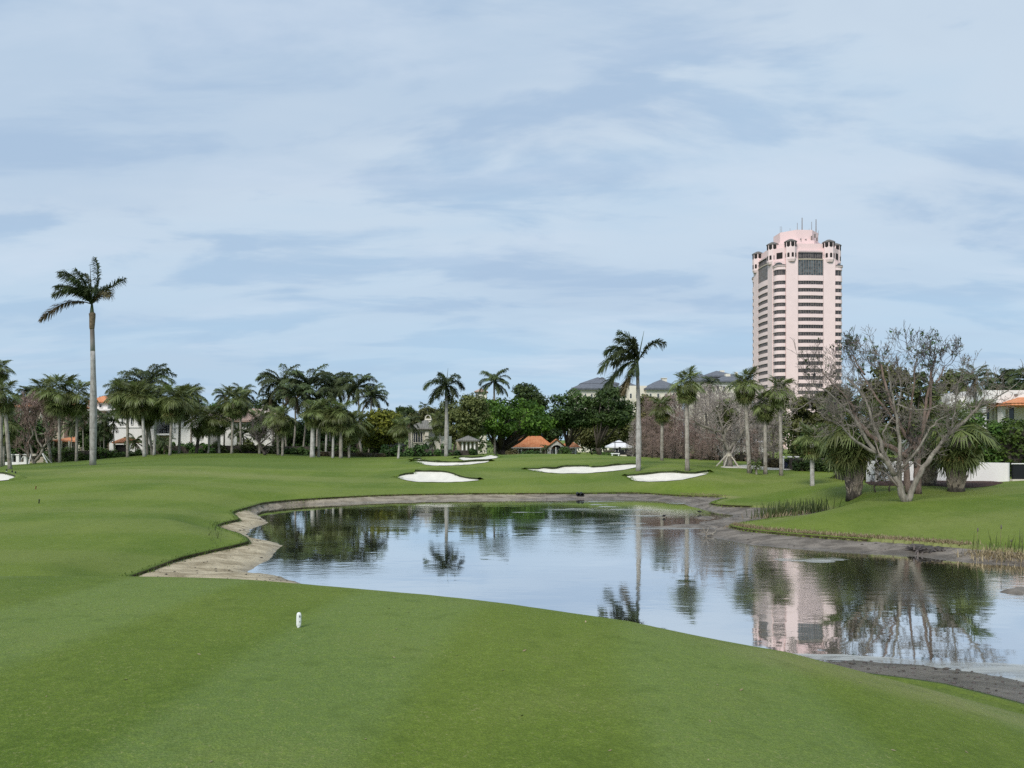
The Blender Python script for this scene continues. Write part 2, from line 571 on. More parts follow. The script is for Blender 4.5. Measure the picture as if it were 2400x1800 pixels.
M['wood'] = plain('pale brace timber', (0.50, 0.45, 0.37), 0.8, 0.2, 4)
M['white_plastic'] = plain('white plastic', (0.78, 0.79, 0.76), 0.45, 0.04, 12)
M['grey_mark'] = plain('grey mark', (0.10, 0.12, 0.11), 0.6)
M['bird'] = plain('black feathers', (0.010, 0.010, 0.011), 0.6, 0.2)
M['red_paint'] = plain('red brown paint', (0.14, 0.045, 0.02), 0.7)
M['scum'] = plain('floating scum', (0.34, 0.33, 0.30), 0.6, 0.25, 3.0)
M['twig_tree'] = plain('brown grey twigs', (0.20, 0.172, 0.145), 0.9, 0.35, 0.7)
M['lip'] = plain('shade-darkened grass lip', (0.030, 0.042, 0.014), 0.95, 0.4, 5.0)  # overhang's shade painted into the lip as a very dark green
M['rock'] = plain('dark pebbles', (0.075, 0.066, 0.058), 0.9, 0.5, 3.0)

# ------------------------------------------------------------------ lie of the land
# (photo column, distance, height) of points on the turf
CTRL = [
    (0, 14, .6), (0, 18, .78), (0, 30, .80), (0, 45, 1.0), (0, 55, 1.42), (0, 62, 1.58), (0, 75, 1.3), (0, 88, 1.05), (0, 115, 0.1),
    (217, 14, .6), (217, 20, .72), (217, 30, .9), (217, 45, 1.2), (217, 55, 1.58), (217, 62, 1.74), (217, 68, 1.76), (217, 90, 1.62), (217, 115, 0.85),
    (400, 24, .42), (400, 30, .8), (400, 45, 1.3), (400, 60, 1.8), (400, 75, 2.1), (400, 90, 2.35), (400, 115, 1.75),
    (600, 43, .36), (600, 50, .9), (600, 60, 1.5), (600, 75, 2.05), (600, 85, 2.25), (600, 115, 1.5),
    (900, 50, .36), (900, 58, .85), (900, 66, 1.42), (900, 75, 1.8), (900, 85, 1.9), (900, 115, 1.0),
    (1150, 51, .36), (1150, 58, .9), (1150, 66, 1.55), (1150, 75, 2.05), (1150, 85, 2.25), (1150, 115, 1.5),
    (1300, 52, .36), (1300, 58, .85), (1300, 65, 1.45), (1300, 75, 2.1), (1300, 84, 2.45), (1300, 115, 1.7),
    (1480, 52.5, .36), (1480, 57, .9), (1480, 61, 1.6), (1480, 65, 1.95), (1480, 72, 2.15), (1480, 85, 2.1), (1480, 115, 1.0),
    (1600, 51, .36), (1600, 54, 1.05), (1600, 57, 1.5), (1600, 62, 1.8), (1600, 70, 1.9), (1600, 85, 1.85), (1600, 115, 0.8),
    (1750, 49.7, .36), (1750, 55, .95), (1750, 60, 1.35), (1750, 66, 1.58), (1750, 85, 1.55), (1750, 115, 0.6),
    (1850, 44.4, .33), (1850, 48, .8), (1850, 52, .88), (1850, 60, 1.25), (1850, 66, 1.42), (1850, 90, 1.1), (1850, 115, .6),
    (1950, 29.7, .36), (1950, 33, .7), (1950, 36, .78), (1950, 40, .95), (1950, 45, 1.1), (1950, 55, 1.3), (1950, 65, 1.38),
    (2120, 28.4, .36), (2120, 32, .85), (2120, 35, 1.17), (2120, 40, 1.3), (2120, 50, 1.32), (2120, 65, 1.35),
    (2260, 27, .36), (2260, 32, .95), (2260, 38, 1.26), (2260, 45, 1.42), (2260, 60, 1.5),
    (2400, 26, .36), (2400, 30, 1.0), (2400, 34, 1.4), (2400, 40, 1.6), (2400, 44, 1.62), (2400, 60, 1.6), (2400, 90, 1.2), (2400, 115, .8),
    (2750, 26, .5), (2750, 40, 1.8), (2750, 60, 1.8), (2750, 90, 1.2), (2750, 115, .8),
    (-350, 14, .6), (-350, 25, .7), (-350, 45, .95), (-350, 62, 1.5), (-350, 88, 1.0), (-350, 115, .1),
    (700, 14, .5), (1100, 11.5, .45), (1500, 9.5, .45), (1900, 8, .5), (2400, 7, .6), (2750, 6, .7),
    (0, 160, .2), (600, 160, .4), (1200, 160, .4), (1800, 160, .4), (2400, 160, .4), (0, 300, .3), (1200, 300, .3), (2400, 300, .3), (0, 3500, .3), (1200, 3500, .3), (2400, 3500, .3), (0, 4, .7), (1200, 4, .6), (2400, 4, .6),
]


def rbf_coord(x, y):
    yy = np.maximum(y, 3.0)
    return np.stack([(x / yy) * 3.0, 4.0 * np.log(yy)], -1)


_c = np.array(CTRL, dtype=float)
_cx = rbf_coord((_c[:, 0] - 1200) / F * _c[:, 1], _c[:, 1])


def _phi(r2):
    return np.where(r2 > 1e-12, 0.5 * r2 * np.log(np.maximum(r2, 1e-12)), 0.0)


def _solve():
    n = len(_cx)
    A = np.zeros((n + 3, n + 3))
    A[:n, :n] = _phi(((_cx[:, None] - _cx[None]) ** 2).sum(-1)) + np.eye(n) * 0.01
    A[:n, n] = 1
    A[:n, n + 1:] = _cx
    A[n:, :n] = A[:n, n:].T
    b = np.zeros(n + 3)
    b[:n] = _c[:, 2]
    return np.linalg.solve(A, b)


_w = _solve()


def rbf(x, y):
    q = rbf_coord(x, y)
    out = np.empty(len(q))
    for i in range(0, len(q), 20000):
        qq = q[i:i + 20000]
        r2 = ((qq[:, None] - _cx[None]) ** 2).sum(-1)
        out[i:i + 20000] = _phi(r2) @ _w[:-3] + _w[-3] + qq @ _w[-2:]
    return out


def px_poly(pts, z):
    return np.array([((px - 1200) / F * (CAMZ - z) * F / (py - H), (CAMZ - z) * F / (py - H)) for px, py in pts])


def smooth_poly(p, step, jit=0.0, seed=1, closed=True):
    """resample a polyline finely with rounded corners and a ragged edge"""
    r = np.random.default_rng(seed)
    out = []
    n = len(p)
    for i in range(n if closed else n - 1):
        p0, p1, p2, p3 = (p[(i - 1) % n], p[i], p[(i + 1) % n], p[(i + 2) % n]) if closed else (p[max(i - 1, 0)], p[i], p[i + 1], p[min(i + 2, n - 1)])
        k = max(1, int(np.linalg.norm(p2 - p1) / step))
        for j in range(k):
            t = j / k
            a = 0.35
            m1, m2 = a * (p2 - p0), a * (p3 - p1)
            h = (2 * t**3 - 3 * t**2 + 1) * p1 + (t**3 - 2 * t**2 + t) * m1 + (-2 * t**3 + 3 * t**2) * p2 + (t**3 - t**2) * m2
            out.append(h)
    if not closed:
        out.append(p[-1])
    out = np.array(out)
    if jit:
        out = out + r.normal(0, jit, out.shape)
    return out


WATER_PX = [(680, 1362), (630, 1347), (575, 1340), (598, 1328), (615, 1318), (632, 1302), (643, 1290), (655, 1280), (640, 1271), (600, 1266), (578, 1262), (575, 1252), (590, 1238),
            (622, 1225), (604, 1210), (592, 1198), (640, 1188), (720, 1182), (900, 1177), (1100, 1172.5), (1350, 1169.5), (1500, 1171),
            (1590, 1175), (1620, 1186), (1695, 1200), (1720, 1208), (1700, 1216), (1640, 1226), (1690, 1236), (1640, 1250), (1700, 1263), (1758, 1274), (1917, 1288), (2134, 1301), (2279, 1317),
            (2400, 1325), (2700, 1345), (3300, 1390), (3300, 1760), (2700, 1690), (2398, 1599), (2315, 1583), (2200, 1570), (2116, 1559), (1990, 1548), (1930, 1554), (1850, 1570), (1740, 1568),
            (1500, 1530), (1100, 1480), (850, 1425)]
TURF_PX = [(300, 1352), (340, 1336), (422, 1306), (490, 1290), (577, 1269), (560, 1252), (506, 1233), (533, 1222), (558, 1216), (544, 1200), (595, 1184), (622, 1177),
           (707, 1169.5), (900, 1159.5), (1100, 1156), (1350, 1155), (1492, 1154), (1596, 1160), (1713, 1164), (1690, 1170), (1668, 1178), (1695, 1183), (1774, 1186), (1850, 1187), (1925, 1189), (1940, 1196), (1900, 1204), (1800, 1216), (1714, 1229),
           (1740, 1238), (1808, 1246), (1953, 1258), (2116, 1268), (2279, 1281), (2400, 1290), (2700, 1305), (3400, 1345), (3400, 1860),
           (2600, 1745), (2400, 1655), (2315, 1632), (2214, 1606), (2116, 1592), (2040, 1582), (1960, 1584), (1900, 1594), (1740, 1600), (1500, 1570), (1100, 1515), (800, 1450),
           (500, 1390), (330, 1366)]
W_POLY = smooth_poly(px_poly(WATER_PX, 0.0), 0.35)
T_POLY = smooth_poly(px_poly(TURF_PX, 0.32), 0.35)


def poly_sd(poly, pts):
    """signed distance to a closed polygon, negative inside"""
    d2 = np.full(len(pts), 1e18)
    ins = np.zeros(len(pts), bool)
    n = len(poly)
    x, y = pts[:, 0], pts[:, 1]
    for i in range(n):
        a, b = poly[i], poly[(i + 1) % n]
        e = b - a
        ll = e @ e
        if ll < 1e-14:
            continue
        t = np.clip(((x - a[0]) * e[0] + (y - a[1]) * e[1]) / ll, 0, 1)
        d2 = np.minimum(d2, (x - a[0] - t * e[0]) ** 2 + (y - a[1] - t * e[1]) ** 2)
        c = (a[1] > y) != (b[1] > y)
        if e[1] != 0:
            ins ^= c & (x < (y - a[1]) / e[1] * e[0] + a[0])
    d = np.sqrt(d2)
    return np.where(ins, -d, d)


def near_sd(poly, pts, pad):
    """signed distance where it matters, a large number elsewhere"""
    lo, hi = poly.min(0) - pad, poly.max(0) + pad
    out = np.full(len(pts), 1e3)
    m = ((pts > lo) & (pts < hi)).all(1)
    if m.any():
        out[m] = poly_sd(poly, pts[m])
    return out


def vnoise(x, y, seed=0):
    """smooth pseudo noise, about -1..1"""
    s = seed * 1.7
    return (np.sin(x * 1.31 + y * .73 + s) + np.sin(x * -.57 + y * 1.63 + 2.1 * s + 1) + np.sin(x * 2.3 - y * 1.9 + .6 * s + 4) * .6
            + np.sin(x * 3.7 + y * 3.1 + s * 3) * .35) / 2.2


def tee_shape(x, y):
    top = 2.40 - np.interp(x, [-30, -6, -1, 0, 1.2, 2.7, 4.6, 8, 14], [0, 0, .01, .03, .09, .30, .76, 1.35, 1.9])
    ex = lambda q: np.interp(q, [-30, -6, -4.5, -2.9, -1.8, -.9, 0, .6, 1.2, 1.9, 2.7, 3.6, 4.6, 8, 14], [9.6, 10.05, 10.05, 9.77, 9.12, 8.95, 8.48, 8.15, 7.84, 7.5, 7.22, 7.24, 7.08, 5.6, 4])
    edge = sum(ex(x + o) for o in (-.9, -.6, -.3, 0, .3, .6, .9)) / 7      # rounded shoulder, no kinks
    slope = np.interp(x, [-30, 0, 2.5, 4.6, 8], [.42, .42, .33, .30, .30])
    s = y - edge
    return top - slope * 0.5 * (s + np.sqrt(s * s + 0.8)), s


def sstep(t):
    t = np.clip(t, 0, 1)
    return t * t * (3 - 2 * t)


MOUNDS = [(-5.6, 63.5, 4.5, 2.2, .38), (-2.0, 70.5, 5.0, 2.4, .22), (13.0, 59.0, 5.0, 2.0, .15)]
BUNKERS = []     # world polygons, filled below


def terrain(x, y, bowls=True):
    x, y = np.asarray(x, float).ravel(), np.asarray(y, float).ravel()
    pts = np.stack([x, y], 1)
    land = rbf(x, y)
    land += 0.03 * vnoise(x * .35, y * .35, 3) * np.clip((y - 12) / 20, 0, 1) * np.clip((140 - y) / 60, 0, 1)
    for mx, my, rx, ry, h in MOUNDS:
        land = land + h * np.exp(-((x - mx) / rx) ** 2 - ((y - my) / ry) ** 2)
    dT = near_sd(T_POLY, pts, 4.0)
    z = 0.32 + (np.maximum(land, .34) - 0.32) * sstep(dT / 2.2)
    t, s = tee_shape(x, y)
    k = 0.12
    h = np.clip(0.5 + 0.5 * (t - z) / k, 0, 1)
    zt = z + (t - z) * h + k * h * (1 - h)
    z = np.where(dT > 0, zt, z)
    ins = dT <= 0
    if ins.any():
        q = pts[ins]
        dW = poly_sd(W_POLY, q)
        r = np.clip(dW / np.maximum(dW - dT[ins], 1e-6), 0, 1)
        z[ins] = np.where(dW > 0, 0.015 + 0.22 * r ** 0.8, np.maximum(0.22 * dW + 0.0, -1.2)) + 0.018 * vnoise(q[:, 0] * 2.2, q[:, 1] * 2.2, 5) * np.clip(1.5 + dW, 0, 1)
    if bowls:
        for poly in BUNKERS:
            d = near_sd(poly, pts, 1.0)
            z = z - 0.28 * sstep(-d / 1.6) * (d < 0)
    return z


def gz(x, y):
    """ground height from the finished sheet"""
    u = x / (y + 8.0)
    i = min(max(int(np.searchsorted(_y, y)) - 1, 0), len(_y) - 2)
    j = min(max(int(np.searchsorted(_u, u)) - 1, 0), len(_u) - 2)
    a = (y - _y[i]) / (_y[i + 1] - _y[i])
    b = (u - _u[j]) / (_u[j + 1] - _u[j])
    g = G_TRUE
    return float((g[i, j] * (1 - b) + g[i, j + 1] * b) * (1 - a) + (g[i + 1, j] * (1 - b) + g[i + 1, j + 1] * b) * a)


def hit(px, py, y0=10.0, y1=130.0):
    """the far ground point seen at a photo pixel: nearest crossing along the ray"""
    ys = np.linspace(y0, y1, 500)
    xs = (px - 1200) / F * ys
    zr = CAMZ - (py - H) / F * ys
    g = terrain(xs, ys, False)
    k = np.where(g >= zr)[0]
    if len(k) == 0:
        i = int(np.argmin(zr - g))
        return xs[i], ys[i]
    i = k[0]
    return xs[i], ys[i]


def cdt_mesh(loops, inner, keep):
    """triangulated sheet over closed outlines plus inner points; keep(centroids) selects faces"""
    vs, es = [], []
    for lp in loops:
        k = len(vs)
        vs += [Vector(p) for p in lp]
        es += [(k + i, k + (i + 1) % len(lp)) for i in range(len(lp))]
    vs += [Vector(p) for p in inner]
    v, e, f, *_ = delaunay_2d_cdt(vs, es, [], 0, 1e-5)
    v = np.array([tuple(p) for p in v])
    f = np.array([t for t in f if len(t) == 3])
    m = keep(v[f].mean(1))
    f = f[m]
    u, inv = np.unique(f, return_inverse=True)
    v, f = v[u], inv.reshape(f.shape)
    a, b, c = v[f[:, 0]], v[f[:, 1]], v[f[:, 2]]
    cr = (b[:, 0] - a[:, 0]) * (c[:, 1] - a[:, 1]) - (b[:, 1] - a[:, 1]) * (c[:, 0] - a[:, 0])
    f[cr < 0] = f[cr < 0][:, ::-1]
    return v, f


# bunkers, outlined on the ground
BUNKER_PX = [
    ('long white bunker in front left of the green, low grass face behind', [(931, 1119), (950, 1114), (968, 1113), (972, 1108), (1000, 1108), (1035, 1107.5), (1050, 1110), (1066, 1114), (1076, 1119), (1095, 1123), (1123, 1126), (1100, 1128.5), (1060, 1131), (1010, 1131.5), (970, 1129.5), (945, 1125)]),
    ('narrow white bunker left of the green below the mound bunker', [(971, 1082), (1000, 1083), (1040, 1085), (1080, 1085.5), (1110, 1083), (1146, 1082), (1140, 1084.5), (1115, 1088), (1080, 1091), (1040, 1092.5), (1005, 1091), (985, 1087)]),
    ('small white bunker on the mound left of the green', [(1072, 1074), (1085, 1073), (1105, 1074.5), (1130, 1072.5), (1150, 1067.5), (1160, 1069), (1171, 1071), (1160, 1075), (1130, 1078), (1105, 1080), (1085, 1079)]),
    ('long white bunker in front of the green beneath the leaning palm', [(1236, 1101), (1260, 1101), (1275, 1099), (1300, 1100.5), (1320, 1096), (1345, 1095), (1380, 1095), (1390, 1097), (1420, 1095), (1460, 1091), (1490, 1090), (1503, 1092), (1495, 1096), (1460, 1102), (1420, 1107), (1370, 1110), (1310, 1110.5), (1270, 1107)]),
    ('white bunker on the right of the green nearest the inlet', [(1468, 1118), (1490, 1117), (1520, 1114), (1550, 1110), (1585, 1109.5), (1600, 1112), (1630, 1112), (1659, 1108.5), (1657, 1111.5), (1640, 1117), (1600, 1125), (1560, 1129), (1515, 1130), (1485, 1127), (1475, 1121)]),
    ('white bunker cut off by the left edge with posts along it', [(-60, 1110), (0, 1111.5), (20, 1114), (36, 1120), (37, 1122), (20, 1126), (0, 1128), (-60, 1128)]),
    ('thin white bunker sliver on the far edge of the mound', [(966, 1078.5), (986, 1077), (990, 1078.3), (980, 1079.6), (968, 1080)]),
]
_bw = []
for lab, pp in BUNKER_PX:
    _bw.append(smooth_poly(np.array([hit(a, b, 45.0) for a, b in pp]), 0.25))
BUNKERS += _bw

# ------------------------------------------------------------------ ground sheet
_u = np.concatenate([-np.geomspace(4.0, .66, 26)[:-1], np.linspace(-.64, .64, 620), np.geomspace(.66, 4.0, 26)[1:]])
_y = np.concatenate([np.geomspace(3.0, 30.0, 190)[:-1] - 8.0, np.arange(22.0, 62.0, .2), np.arange(62.0, 118.0, .7), np.geomspace(127.0, 4000.0, 30) - 8.0])
gx = _u[None, :] * (_y[:, None] + 8.0)
gy = np.repeat(_y[:, None], len(_u), 1)
g_z = terrain(gx, gy)
G_TRUE = g_z.reshape(gx.shape)
_in = near_sd(T_POLY, np.stack([gx.ravel(), gy.ravel()], 1), 1.0)
g_z = np.where(_in < 0, g_z - 0.07, g_z)
nu, ny = len(_u), len(_y)
idx = np.arange(nu * ny).reshape(ny, nu)
gf = np.stack([idx[:-1, :-1], idx[:-1, 1:], idx[1:, 1:], idx[1:, :-1]], -1).reshape(-1, 4)
_t, _s = tee_shape(gx.ravel(), gy.ravel())
tee_a = np.clip(-_s / 0.8 + 0.3, 0, 1) * (gy.ravel() < 20)
gp = np.stack([gx.ravel(), gy.ravel()], 1)
dry = np.zeros(len(gp))
dT_g = near_sd(T_POLY, gp, 3.0)
dry = np.maximum(dry, (1 - sstep(dT_g / 0.9)) * (gp[:, 0] > 12) * (gp[:, 1] > 18))        # straw coloured rim of the right bank
_rim = sstep((gp[:, 0] - 1.0) / 2.0) * (1 - sstep((np.abs(_s + 0.55) - .25) / 0.6)) * (gp[:, 1] < 14)
dry = np.maximum(dry, 0.75 * _rim)                                                        # worn shoulder of the tee
for cx_, cy_, rx, ry, k in ((16, 55, 6, 1.2, .5), (10.5, 60, 4, 1.0, .5), (-26, 57, 14, 2.2, .6), (-6, 61, 6, 1.5, .3), (24, 41, 5, 2.5, .35), (17, 31, 4, 2, .25)):
    dry = np.maximum(dry, k * np.exp(-((gp[:, 0] - cx_) / rx) ** 2 - ((gp[:, 1] - cy_) / ry) ** 2))
rough = np.zeros(len(gp))
for pl_ in BUNKERS:
    d_ = near_sd(pl_, gp, 6.0)
    back = sstep((gp[:, 1] - (pl_[:, 1].mean() - .6)) / 1.5)
    rough = np.maximum(rough, np.where(d_ < 50, (1 - sstep((d_ - .8) / 2.2)) * back * (.85 + .15 * vnoise(gp[:, 0], gp[:, 1], 2)), 0))
rough = np.maximum(rough, .75 * sstep((gp[:, 1] - 62.5) / 1.5) * (1 - sstep((gp[:, 0] + 18) / 8)))       # longer rough behind the left crest
_r2 = sstep((_s - .15) / .5) * (gp[:, 1] < 18) * (dT_g > 0)
rough = np.maximum(rough, .55 * _r2)                                                                      # uncut slope below the tee
g_me = mesh_np('ground', np.stack([gx.ravel(), gy.ravel(), g_z], 1), gf, {'tee': tee_a, 'dry': dry, 'rough': rough})
ground = link('ground', g_me, None, M['lawn'], True)
prop(ground, kind='structure', label='mown green golf turf of tee, fairway and banks round the pond')

# pond
wv, wf = cdt_mesh([T_POLY], [], lambda c: poly_sd(T_POLY, c) < 0)
pond = link('pond_water', mesh_np('pond_water', np.c_[wv, np.zeros(len(wv))], wf), None, M['water'])
prop(pond, kind='structure', label='still pond reflecting the sky, palms and pink tower')

# muddy bank between turf and water
lo, hi = T_POLY.min(0), T_POLY.max(0)
cand = []
for st, y0, y1 in ((0.22, 8, 24), (0.4, 24, 60)):
    xx, yy = np.meshgrid(np.arange(-26, 45, st), np.arange(y0, y1, st))
    cand.append(np.stack([xx.ravel(), yy.ravel()], 1) + rng.uniform(-.08, .08, (xx.size, 2)))
cand = np.concatenate(cand)
dt, dw = poly_sd(T_POLY, cand), poly_sd(W_POLY, cand)
cand = cand[(dt < -.08) & (dw > -1.0)]
bv, bf = cdt_mesh([T_POLY], cand, lambda c: (poly_sd(T_POLY, c) < 0) & (poly_sd(W_POLY, c) > -0.8))
bz = terrain(bv[:, 0], bv[:, 1], False)
bw = poly_sd(W_POLY, bv)
bz = np.where(poly_sd(T_POLY, bv) > -.02, 0.22, bz) + 0.012
mud = np.clip(sstep((bv[:, 0] + 4.5) / 9.0) + sstep((16 - bv[:, 1]) / 2.0), 0, 1)
mud = np.maximum(mud, .62 * sstep((bv[:, 1] - 38) / 8))
wet = np.clip(1 - (bz - 0.02) / 0.07, 0, 1)
wet = np.maximum(wet, 1.25 * (bv[:, 0] > 2) * (bv[:, 1] < 18))
bank = link('muddy_bank', mesh_np('muddy_bank', np.c_[bv, bz], bf, {'mud': mud, 'wet': wet}), None, M['bank'], True)
prop(bank, kind='structure', label='bare sandy and muddy strip between turf and pond water')

# overhanging edge of cut turf along the bank
def ribbon(name, poly, zc, width, drop, out_up, mat, closed=True, sel=None, seed=3, inward=0.03, hang=0.03):
    r = np.random.default_rng(seed)
    n = len(poly)
    nx = np.roll(poly, -1, 0) - np.roll(poly, 1, 0)
    nx /= np.maximum(np.linalg.norm(nx, axis=1), 1e-9)[:, None]
    area = 0.5 * np.sum(poly[:, 0] * np.roll(poly[:, 1], -1) - np.roll(poly[:, 0], -1) * poly[:, 1])
    nrm = np.stack([nx[:, 1], -nx[:, 0]], 1) * (1 if area > 0 else -1)      # outward
    j = r.normal(0, .35, n)
    j = (j + np.roll(j, 1) + np.roll(j, -1)) / 2
    rows = []
    zo = zc + out_up * (1 + .3 * j)
    outer = poly + nrm * width
    rows.append(np.c_[outer, terrain(outer[:, 0], outer[:, 1], False) - 0.02])
    rows.append(np.c_[poly + nrm * width * .35, zo])
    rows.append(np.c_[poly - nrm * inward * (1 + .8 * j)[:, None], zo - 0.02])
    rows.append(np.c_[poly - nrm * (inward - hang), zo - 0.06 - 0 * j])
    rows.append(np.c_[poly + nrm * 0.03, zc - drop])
    v = np.concatenate(rows)
    f, mi = [], []
    for i in range(n if closed else n - 1):
        k = (i + 1) % n
        if sel is not None and not (sel[i] and sel[k]):
            continue
        for q in range(4):
            f.append((q * n + i, q * n + k, (q + 1) * n + k, (q + 1) * n + i))
            mi.append(0 if q < 2 else 1)
    me = mesh_np(name, v, np.array(f), {'tee': np.zeros(len(v)), 'dry': np.zeros(len(v)), 'rough': np.ones(len(v)) * .6}, mi)
    return link(name, me, None, [M['lawn'], mat], True)


lip = ribbon('turf_edge', T_POLY, np.full(len(T_POLY), 0.33), 0.22, 0.2, 0.02, M['turf_edge'], True, (T_POLY[:, 0] < 13.5), 3, 0.07, 0.03)
prop(lip, kind='structure', label='undercut turf lip along the pond bank')

for k, (lab, pp) in enumerate(BUNKER_PX):
    poly = BUNKERS[k]
    lo, hi = poly.min(0), poly.max(0)
    xx, yy = np.meshgrid(np.arange(lo[0], hi[0], .35), np.arange(lo[1], hi[1], .35))
    c = np.stack([xx.ravel(), yy.ravel()], 1)
    c = c[poly_sd(poly, c) < -.1]
    v, f = cdt_mesh([poly], c, lambda q: poly_sd(poly, q) < 0)
    z = terrain(v[:, 0], v[:, 1]) + 0.035 + 0.012 * vnoise(v[:, 0] * 3, v[:, 1] * 3, k)
    b = link('sand_bunker', mesh_np('sand_bunker', np.c_[v, z], f), None, M['sand'], True)
    prop(b, kind='structure', label=lab)
    # raised grass face along the back edge
    n = len(poly)
    tx = np.roll(poly, -1, 0) - np.roll(poly, 1, 0)
    area = 0.5 * np.sum(poly[:, 0] * np.roll(poly[:, 1], -1) - np.roll(poly[:, 0], -1) * poly[:, 1])
    ny_ = -tx[:, 0] / np.maximum(np.linalg.norm(tx, axis=1), 1e-9) * (1 if area > 0 else -1)
    zc = terrain(poly[:, 0], poly[:, 1], False)
    up = 0.21 * sstep((ny_ + .1) / .6)
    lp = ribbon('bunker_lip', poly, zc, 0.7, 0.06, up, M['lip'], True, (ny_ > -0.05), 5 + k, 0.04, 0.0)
    prop(lp, kind='structure', label='raised grass lip behind a bunker')

# ------------------------------------------------------------------ plants: leaves and fronds shared between copies
def quads_mesh(name, quads, mat, tint=None):
    q = np.asarray(quads, float).reshape(-1, 4, 3)
    v = q.reshape(-1, 3)
    f = np.arange(len(v)).reshape(-1, 4)
    me = mesh_np(name, v, f, None if tint is None else np.repeat(tint, 4))
    me.materials.append(mat)
    return me


def strip(quads, p0, p1, p2, w0, w1, w2, side):
    side = np.asarray(side)
    quads.append([p0 - side * w0, p0 + side * w0, p1 + side * w1, p1 - side * w1])
    quads.append([p1 - side * w1, p1 + side * w1, p2 + side * w2, p2 - side * w2])


def fan_leaf(name, elev, droop, seed, mat, pet=.85, blade=1.2, nseg=30):
    """cabbage palm leaf: stalk, arching midrib, narrow segments with hanging tips; starts at the origin heading +X"""
    r = np.random.default_rng(seed)
    q = []
    e = math.radians(elev)
    pts = []
    p = np.zeros(3)
    ang = e
    for i in range(8):
        pts.append(p.copy())
        p = p + np.array([math.cos(ang), 0, math.sin(ang)]) * pet / 7
        ang -= math.radians(droop) * (0.05 + 0.03 * i)
    pts = np.array(pts)
    for i in range(7):
        w = 0.028 - 0.002 * i
        a, b = pts[i], pts[i + 1]
        y, z = np.array([0, w, 0]), np.array([0, 0, w * .6])
        q.append([a - y, a + y, b + y, b - y])
        q.append([a - z, a + z, b + z, b - z])
    # midrib continues and bends down
    rib = [pts[-1]]
    a2 = ang
    for i in range(5):
        a2 -= math.radians(droop) * 0.22
        rib.append(rib[-1] + np.array([math.cos(a2), 0, math.sin(a2)]) * blade * 0.11)
    rib = np.array(rib)
    for k in range(nseg):
        t = (k + .5) / nseg * 2 - 1
        th = t * 2.35
        s = 1 - abs(t) ** 1.2
        j = s * 4.99
        i = int(j)
        base = rib[i] * (1 - (j - i)) + rib[min(i + 1, 5)] * (j - i)
        d = np.array([math.cos(ang - droop * .012) * math.cos(th), math.sin(th), math.sin(ang - droop * .012) * math.cos(th) + 0.16 * abs(t) + r.normal(0, .05)])
        d /= np.linalg.norm(d)
        ln = blade * (0.98 - 0.25 * abs(t) ** 3) * r.uniform(.88, 1.08)
        sd = np.cross(d, [0, 0, 1.0])
        sd /= max(np.linalg.norm(sd), 1e-6)
        sd = sd * .8 + np.array([0, 0, r.uniform(-.5, .5)])
        mid = base + d * ln * .52
        tip = mid + (d * .72 + np.array([r.normal(0, .06), r.normal(0, .06), -.04 - droop * .0085 - r.uniform(0, .32)])) * ln * .48
        strip(q, base, mid, tip, .022, .056, .010, sd)
    return quads_mesh(name, q, mat)


FAN = {k: [fan_leaf('frond', e, d, s + i * 31, M['fan']) for i in range(3)] for k, (e, d, s) in
       {'up': (70, 16, 1), 'mid': (42, 40, 2), 'low': (10, 62, 3), 'hang': (-32, 70, 4)}.items()}
FAN['dry'] = [fan_leaf('frond', -42, 75, 90 + i, M['fan_dry'], .9, 1.0, 20) for i in range(2)]


def feather(name, pts, n, ll, mat, seed, plume=0.5, hang=0.35, wind=(0, 0, 0), rachis=0.035, mat2=None, w=0.036):
    """pinnate frond along a curve of points"""
    r = np.random.default_rng(seed)
    pts = np.asarray(pts, float)
    seg = np.linalg.norm(np.diff(pts, axis=0), axis=1)
    cum = np.r_[0, np.cumsum(seg)] / seg.sum()
    at = lambda t: np.array([np.interp(t, cum, pts[:, k]) for k in range(3)])
    q = []
    ks = np.linspace(0, 1, 12)
    for a, b in zip(ks[:-1], ks[1:]):
        pa, pb = at(a), at(b)
        d = pb - pa
        s1 = np.cross(d, [0, 0, 1.0]); s1 /= max(np.linalg.norm(s1), 1e-6)
        s2 = np.cross(s1, d); s2 /= max(np.linalg.norm(s2), 1e-6)
        wa, wb = rachis * (1.05 - a), rachis * (1.05 - b)
        for s in (s1, s2):
            q.append([pa - s * wa, pa + s * wa, pb + s * wb, pb - s * wb])
    wind = np.asarray(wind, float)
    for k in range(n):
        t = 0.12 + 0.88 * (k + r.uniform(0, .8)) / n
        p = at(t)
        d = at(min(t + .03, 1)) - at(max(t - .03, 0))
        d /= max(np.linalg.norm(d), 1e-6)
        s = np.cross(d, [0, 0, 1.0]); s /= max(np.linalg.norm(s), 1e-6)
        up = np.cross(s, d)
        env = ll * (0.35 + 0.65 * math.sin(min(1, (t - .08) * 1.25) * math.pi * .62)) * (1 if t < .8 else 1 - (t - .8) * 2.6)
        for sg in (-1, 1):
            a = r.normal(0, plume)
            o = s * sg * math.cos(a) + up * math.sin(a) + d * (0.55 + .5 * t) + wind
            o /= np.linalg.norm(o)
            l = env * r.uniform(.8, 1.1)
            m_ = p + o * l * .5
            e = m_ + (o * .8 + np.array([0, 0, -hang - r.uniform(0, hang)]) + wind * .5) * l * .5
            sd = np.cross(o, [0.3, 0.2, 1.0]); sd /= max(np.linalg.norm(sd), 1e-6)
            sd = sd * r.choice([-1, 1]) + np.array([0, 0, r.uniform(-.6, .6)])
            strip(q, p, m_, e, w * .7, w, w * .25, sd)
    return quads_mesh(name, q, mat)


